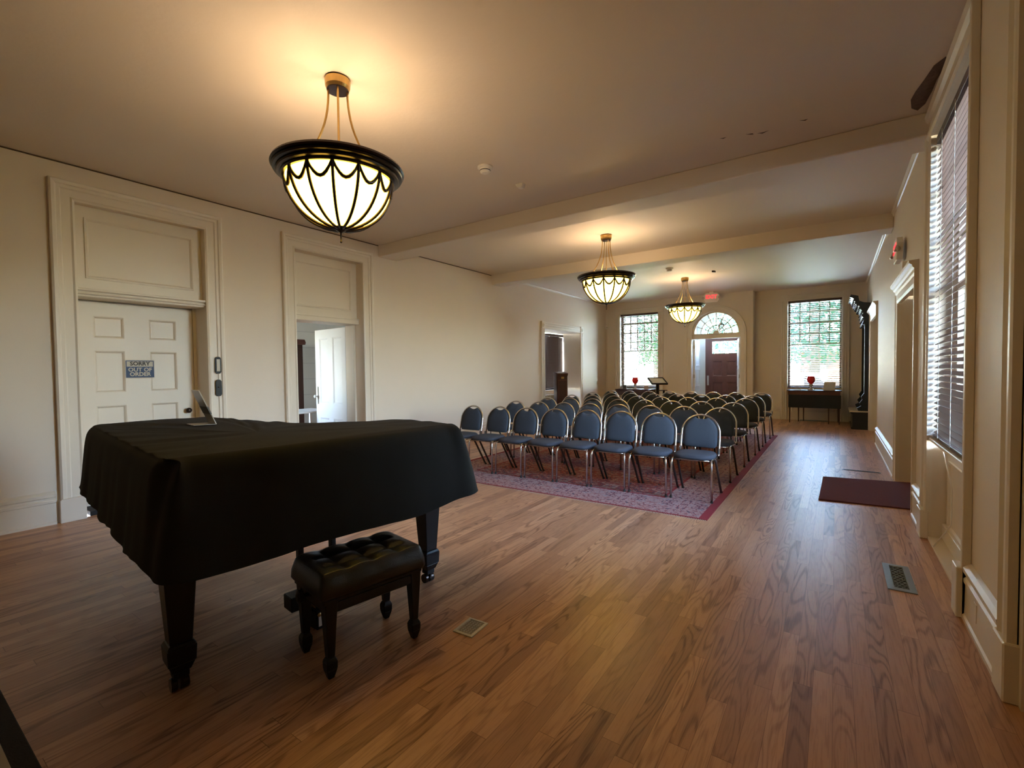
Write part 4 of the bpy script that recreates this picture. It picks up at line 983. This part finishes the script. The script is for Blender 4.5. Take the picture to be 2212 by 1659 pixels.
# ------------------------------------------------------------------ tables under far windows
def goblet(lab, loc, s_=1):
    t = thing('red_vase', lab, 'vase', loc)
    MB().lathe([(.052 * s_, .0), (.052 * s_, .01), (.03 * s_, .035), (.016 * s_, .06), (.02 * s_, .10), (.036 * s_, .13), (.03 * s_, .15)], n=20).build('foot', M_clear, t, smooth=True)
    MB().lathe([(.022 * s_, .15), (.05 * s_, .19), (.066 * s_, .235), (.068 * s_, .285), (.055 * s_, .325), (.062 * s_, .345)], n=24).build('bowl', M_red, t, smooth=True)
t = thing('drop_leaf_table', 'dark drop leaf table with slim legs under the far right window', 'table', (-.44, 13.85, 0))
MB().box(-.57, .57, -.25, .35, .79, .81).build('tabletop', M_dwood, t, bevel=.004)
MB().box(-.54, .54, -.22, .32, .69, .79).build('apron', M_rwood, t)
MB().box(-.53, .55, -.262, -.246, .38, .70).build('drop_leaf', M_ebony, t, bevel=.003)
for x, y in ((-.5, -.225), (-.33, .1), (-.23, .29), (.31, -.2), (.52, -.225), (.5, .28)):
    MB().taper(x, y, 0, .70, .022, .022, .036, .036).build('leg', M_dwood, t)
goblet('red glass vase on clear foot on table under the far right window', (-.50, 13.85, .81), 1.35)
t = thing('card_holder', 'beige leaning card on table right of the red vase under far right window', 'card', (-.13, 13.84, .81))
MB().prism([(-.12, 0), (.12, 0), (.14, .19), (.12, .20), (-.10, .20)], 0, .01, lambda u, v, h: (u, h - .03 + v * .25, v)).build('card', M_paper, t); MB().box(-.12, .12, -.02, .08, 0, .008).build('foot', M_paper, t)
tag(MB().box(-.86, -.70, 13.72, 13.85, .81, .822).build('paper_stack', M_paper), 'flat white papers left on the table under far right window', 'paper')
tag(MB().box(-.75, -.15, 14.16, 14.28, 0, .02).build('floor_register', M_vent), 'grey floor register behind the table under the far right window', 'register')
t = thing('hall_table', 'dark table under the far left window behind the last chairs', 'table', (-4.93, 13.7, 0))
MB().box(-.56, .52, -.28, .28, .76, .785).build('tabletop', M_dwood, t, bevel=.004); MB().box(-.54, .50, -.26, .26, .60, .76).build('apron', M_dwood, t)
for x in (-.5, .46):
    for y in (-.23, .23): MB().taper(x, y, 0, .6, .03, .03, .045, .045).build('leg', M_dwood, t)
goblet('red glass vase on clear foot on table under the far left window', (-4.93, 13.62, .785), 1.35)
tag(MB().prism([(-.07, 0), (.07, 0), (.07, .10), (-.07, .10)], 0, .006, lambda u, v, h: (-4.59 + u, 13.58 + h + v * .3, .786 + v)).build('pink_card', M_pink), 'small pink card right of the red vase under far left window', 'card')
tag(MB().box(-5.32, -5.22, 13.62, 13.70, .785, .90).build('small_box', M_band, bevel=.004), 'small grey box at left end of table under far left window', 'box')
tag(MB().box(-5.2, -5.0, 13.50, 13.62, .785, .79).build('paper_sheet', M_paper), 'white paper sheet beside the small grey box, far left table', 'paper')
# ------------------------------------------------------------------ pier mirror on right wall
t = thing('hall_stand', 'tall ebonised hall stand with carved crest against right wall by far corner', 'hall stand', (XR - .005, 12.75, 0))
pf = lambda u, v, h: (-u, h, v)
MB().prism([(0, 0), (.32, 0), (.33, .04), (.30, .06), (.30, .33), (.34, .36), (.34, .38), (0, .38)], 0, 1.35, pf).build('base', M_ebony, t)
MB().box(-.36, 0, -.02, 1.37, .38, .41).build('shelf', M_marble, t, bevel=.006)
MB().prism([(0, .41), (.20, .41), (.22, .47), (.15, .52), (.18, .58), (.13, .66), (.15, .72), (.10, .80), (.10, 2.3), (0, 2.3)], 0, .14, pf).build('post', M_ebony, t)
MB().prism([(0, .41), (.20, .41), (.22, .47), (.15, .52), (.18, .58), (.13, .66), (.15, .72), (.10, .80), (.10, 2.3), (0, 2.3)], 1.21, 1.35, pf).build('post', M_ebony, t)
MB().box(-.06, 0, .14, 1.21, .5, 2.3).build('back', M_ebony, t)
MB().box(-.07, -.06, .18, 1.17, .6, 2.25).build('mirror', M_mirror, t)
MB().prism([(0, 2.3), (.12, 2.3), (.13, 2.36), (.11, 2.42), (.15, 2.48), (.13, 2.56), (.19, 2.66), (.21, 2.72), (.27, 2.78), (.29, 2.86), (.36, 2.93), (.35, 2.97), (.22, 2.93), (.20, 2.82), (.12, 2.78), (.0, 2.76)], .0, 1.35, pf).build('crest', M_ebony, t, bevel=.004)
m = MB()
random.seed(3)
for u, v, rr in ((.12, 2.32, .03), (.13, 2.42, .025), (.14, 2.50, .028), (.15, 2.57, .025), (.19, 2.66, .03), (.23, 2.73, .03), (.26, 2.78, .03), (.29, 2.84, .026), (.345, 2.93, .028)):
    for yy in (.02, .35, .67, 1.0, 1.33):
        m.lathe([(rr * .3, -rr), (rr * .85, -rr * .5), (rr, 0), (rr * .85, rr * .5), (rr * .3, rr)], c=(-u, yy, v), n=8)
m.build('carving', M_ebony, t, smooth=True)
# ------------------------------------------------------------------ outside
M_grass = mat('lawn_grass', (.09, .16, .035), .95, var=.3, vscale=2)
M_side = mat('grey_yard', (.16, .16, .155), .9, var=.1)
M_pave = mat('pale_paving', (.5, .5, .48), .8, var=.06)
M_leaf = mat('tree_leaves', (.05, .13, .065), .6, var=.4, vscale=2); M_leaf2 = mat('teal_leaves', (.035, .11, .08), .6, var=.4, vscale=2)
M_bark = mat('bark', (.09, .06, .045), .9, var=.3)
struct(MB().box(-45, XL - TW, -30, 15.8, -1.2, -.9).build('ground_west', M_side), 'paved yard beyond the side room')
struct(MB().box(-45, 45, 15.8, 80, -1.2, -.9).build('ground', M_grass), 'lawn outside the far windows')
struct(MB().box(1.3, 45, -20, 15.8, -1.2, -.9).build('ground_side', M_side), 'paved yard outside the right window')
struct(MB().box(-40, 40, 24, 31, -.9, -.87).build('pavement', M_pave), 'pale road across the lawn')
struct(MB().box(-4.6, -.9, 15.65, 24, -.9, -.02).build('porch_floor', M_pave), 'pale porch slab outside the front door')
for x in (-6.35, -1.6):
    m = MB().lathe([(.30, -.9), (.30, -.8), (.25, -.76), (.23, 3.3), (.28, 3.36), (.28, 3.5)], c=(x, 17.2, 0), n=24)
    o = m.build('porch_column', M_white, smooth=False); tag(o, 'white porch column outside, %s' % ('seen through the far left window' if x < -3 else 'right of the front door'), 'column')
def tree(x, y, h, r_, lab, seed, m_, cat='tree', name='tree'):
    random.seed(seed); t = thing(name, lab, cat, (x, y, -.9)); mb = MB()
    if cat == 'tree':
        MB().tube([(0, 0, 0), (.1, 0, h * .4), (0, .1, h * .8)], [h * .04, h * .03, h * .015], 8).build('trunk', M_bark, t)
    for k in range(1900 if cat == 'tree' else 700):
        a = random.uniform(0, 2 * pi); q = random.random() ** .33 * r_; e = random.uniform(-1, 1)
        p = Vector((q * cos(a) * (1 - e * e) ** .5, q * sin(a) * (1 - e * e) ** .5, (h * .62 if cat == 'tree' else r_ * .8) + q * e * (.8 if cat == 'tree' else .9)))
        s_ = r_ * random.uniform(.035, .075); d = Vector((random.gauss(0, 1), random.gauss(0, 1), random.gauss(0, 1))).normalized(); e2 = d.cross(Vector((.3, .5, .8))).normalized()
        mb.face([p - d * s_, p + e2 * s_ * .6, p + d * s_, p - e2 * s_ * .6])
    mb.build('foliage', m_, t)
tree(-1.2, 37, 8.5, 3.6, 'leafy tree across the road through the far right window', 1, M_leaf2)
tree(6.6, 38, 9, 3.4, 'large tree right of the brick building outside', 2, M_leaf)
tree(-13.0, 41, 7.5, 3.0, 'leafy tree seen through the fanlight and front door glass', 3, M_leaf)
tree(-5.9, 31, 6, 2.5, 'green tree behind the front door glass', 4, M_leaf2)
tree(-16.5, 27, 9, 3.4, 'dark tree at left of the far left window view', 5, M_leaf)
tree(-11.0, 24, 8, 2.6, 'green tree at right of the far left window view', 6, M_leaf2)
tree(7.2, 12.5, 9, 3.3, 'shady tree outside the right wall window', 8, M_leaf)
tree(-1.15, 22.5, 1, .85, 'round clipped shrub on the lawn outside far right window', 9, M_leaf2, 'shrub', 'shrub')
def brick():
    m = mat('red_brick', (.3, .1, .08), .9); N = m.node_tree.nodes; L = m.node_tree.links; br = N.new('ShaderNodeTexBrick')
    br.inputs['Color1'].default_value = (.30, .10, .075, 1); br.inputs['Color2'].default_value = (.38, .14, .10, 1); br.inputs['Mortar'].default_value = (.5, .42, .38, 1); br.inputs['Scale'].default_value = 3
    tc = N.new('ShaderNodeTexCoord'); mp = N.new('ShaderNodeMapping'); mp.inputs['Rotation'].default_value = (RD(90), 0, 0); L.new(tc.outputs['Object'], mp.inputs[0]); L.new(mp.outputs[0], br.inputs['Vector']); L.new(br.outputs[0], N['Principled BSDF'].inputs['Base Color']); return m
t = thing('brick_building', 'low red brick building across the road, far right window', 'building', (2.2, 44, -.9))
MB().box(-4.5, 5, 0, 6, 0, 3.4).build('wall', brick(), t); MB().prism([(-4.9, 3.4), (5.4, 3.4), (4.2, 4.6), (-3.8, 4.6)], -.4, 6.4, lambda u, v, h: (u, h, v)).build('roof', M_pave, t)
for x in (-3.2, -1.2, 2.6): MB().box(x - .5, x + .5, -.03, 0, 1.0, 2.4).build('window', M_white, t)
t = thing('white_van', 'white van parked on the road outside far right window', 'van', (-1.9, 28.5, -.87))
m = MB(); m.prism([(-1.6, .35), (1.7, .35), (1.7, 1.2), (1.2, 1.9), (-1.6, 1.95)], -.9, .9, lambda u, v, h: (u, h, v)); m.build('body', M_white, t, bevel=.06, seg=2)
MB().prism([(1.15, 1.25), (1.6, 1.25), (1.2, 1.75), (.6, 1.8), (.6, 1.25)], -.91, .91, lambda u, v, h: (u, h, v)).build('side_window', M_hole, t)
for x in (-1.0, 1.05):
    for y in (-.85, .85): MB().lathe([(.1, -.1), (.33, -.1), (.35, 0), (.33, .1), (.1, .1)], n=18, M=Matrix.Translation((x, y, .35)) @ Matrix.Rotation(RD(90), 4, 'X')).build('wheel', M_rub, t)
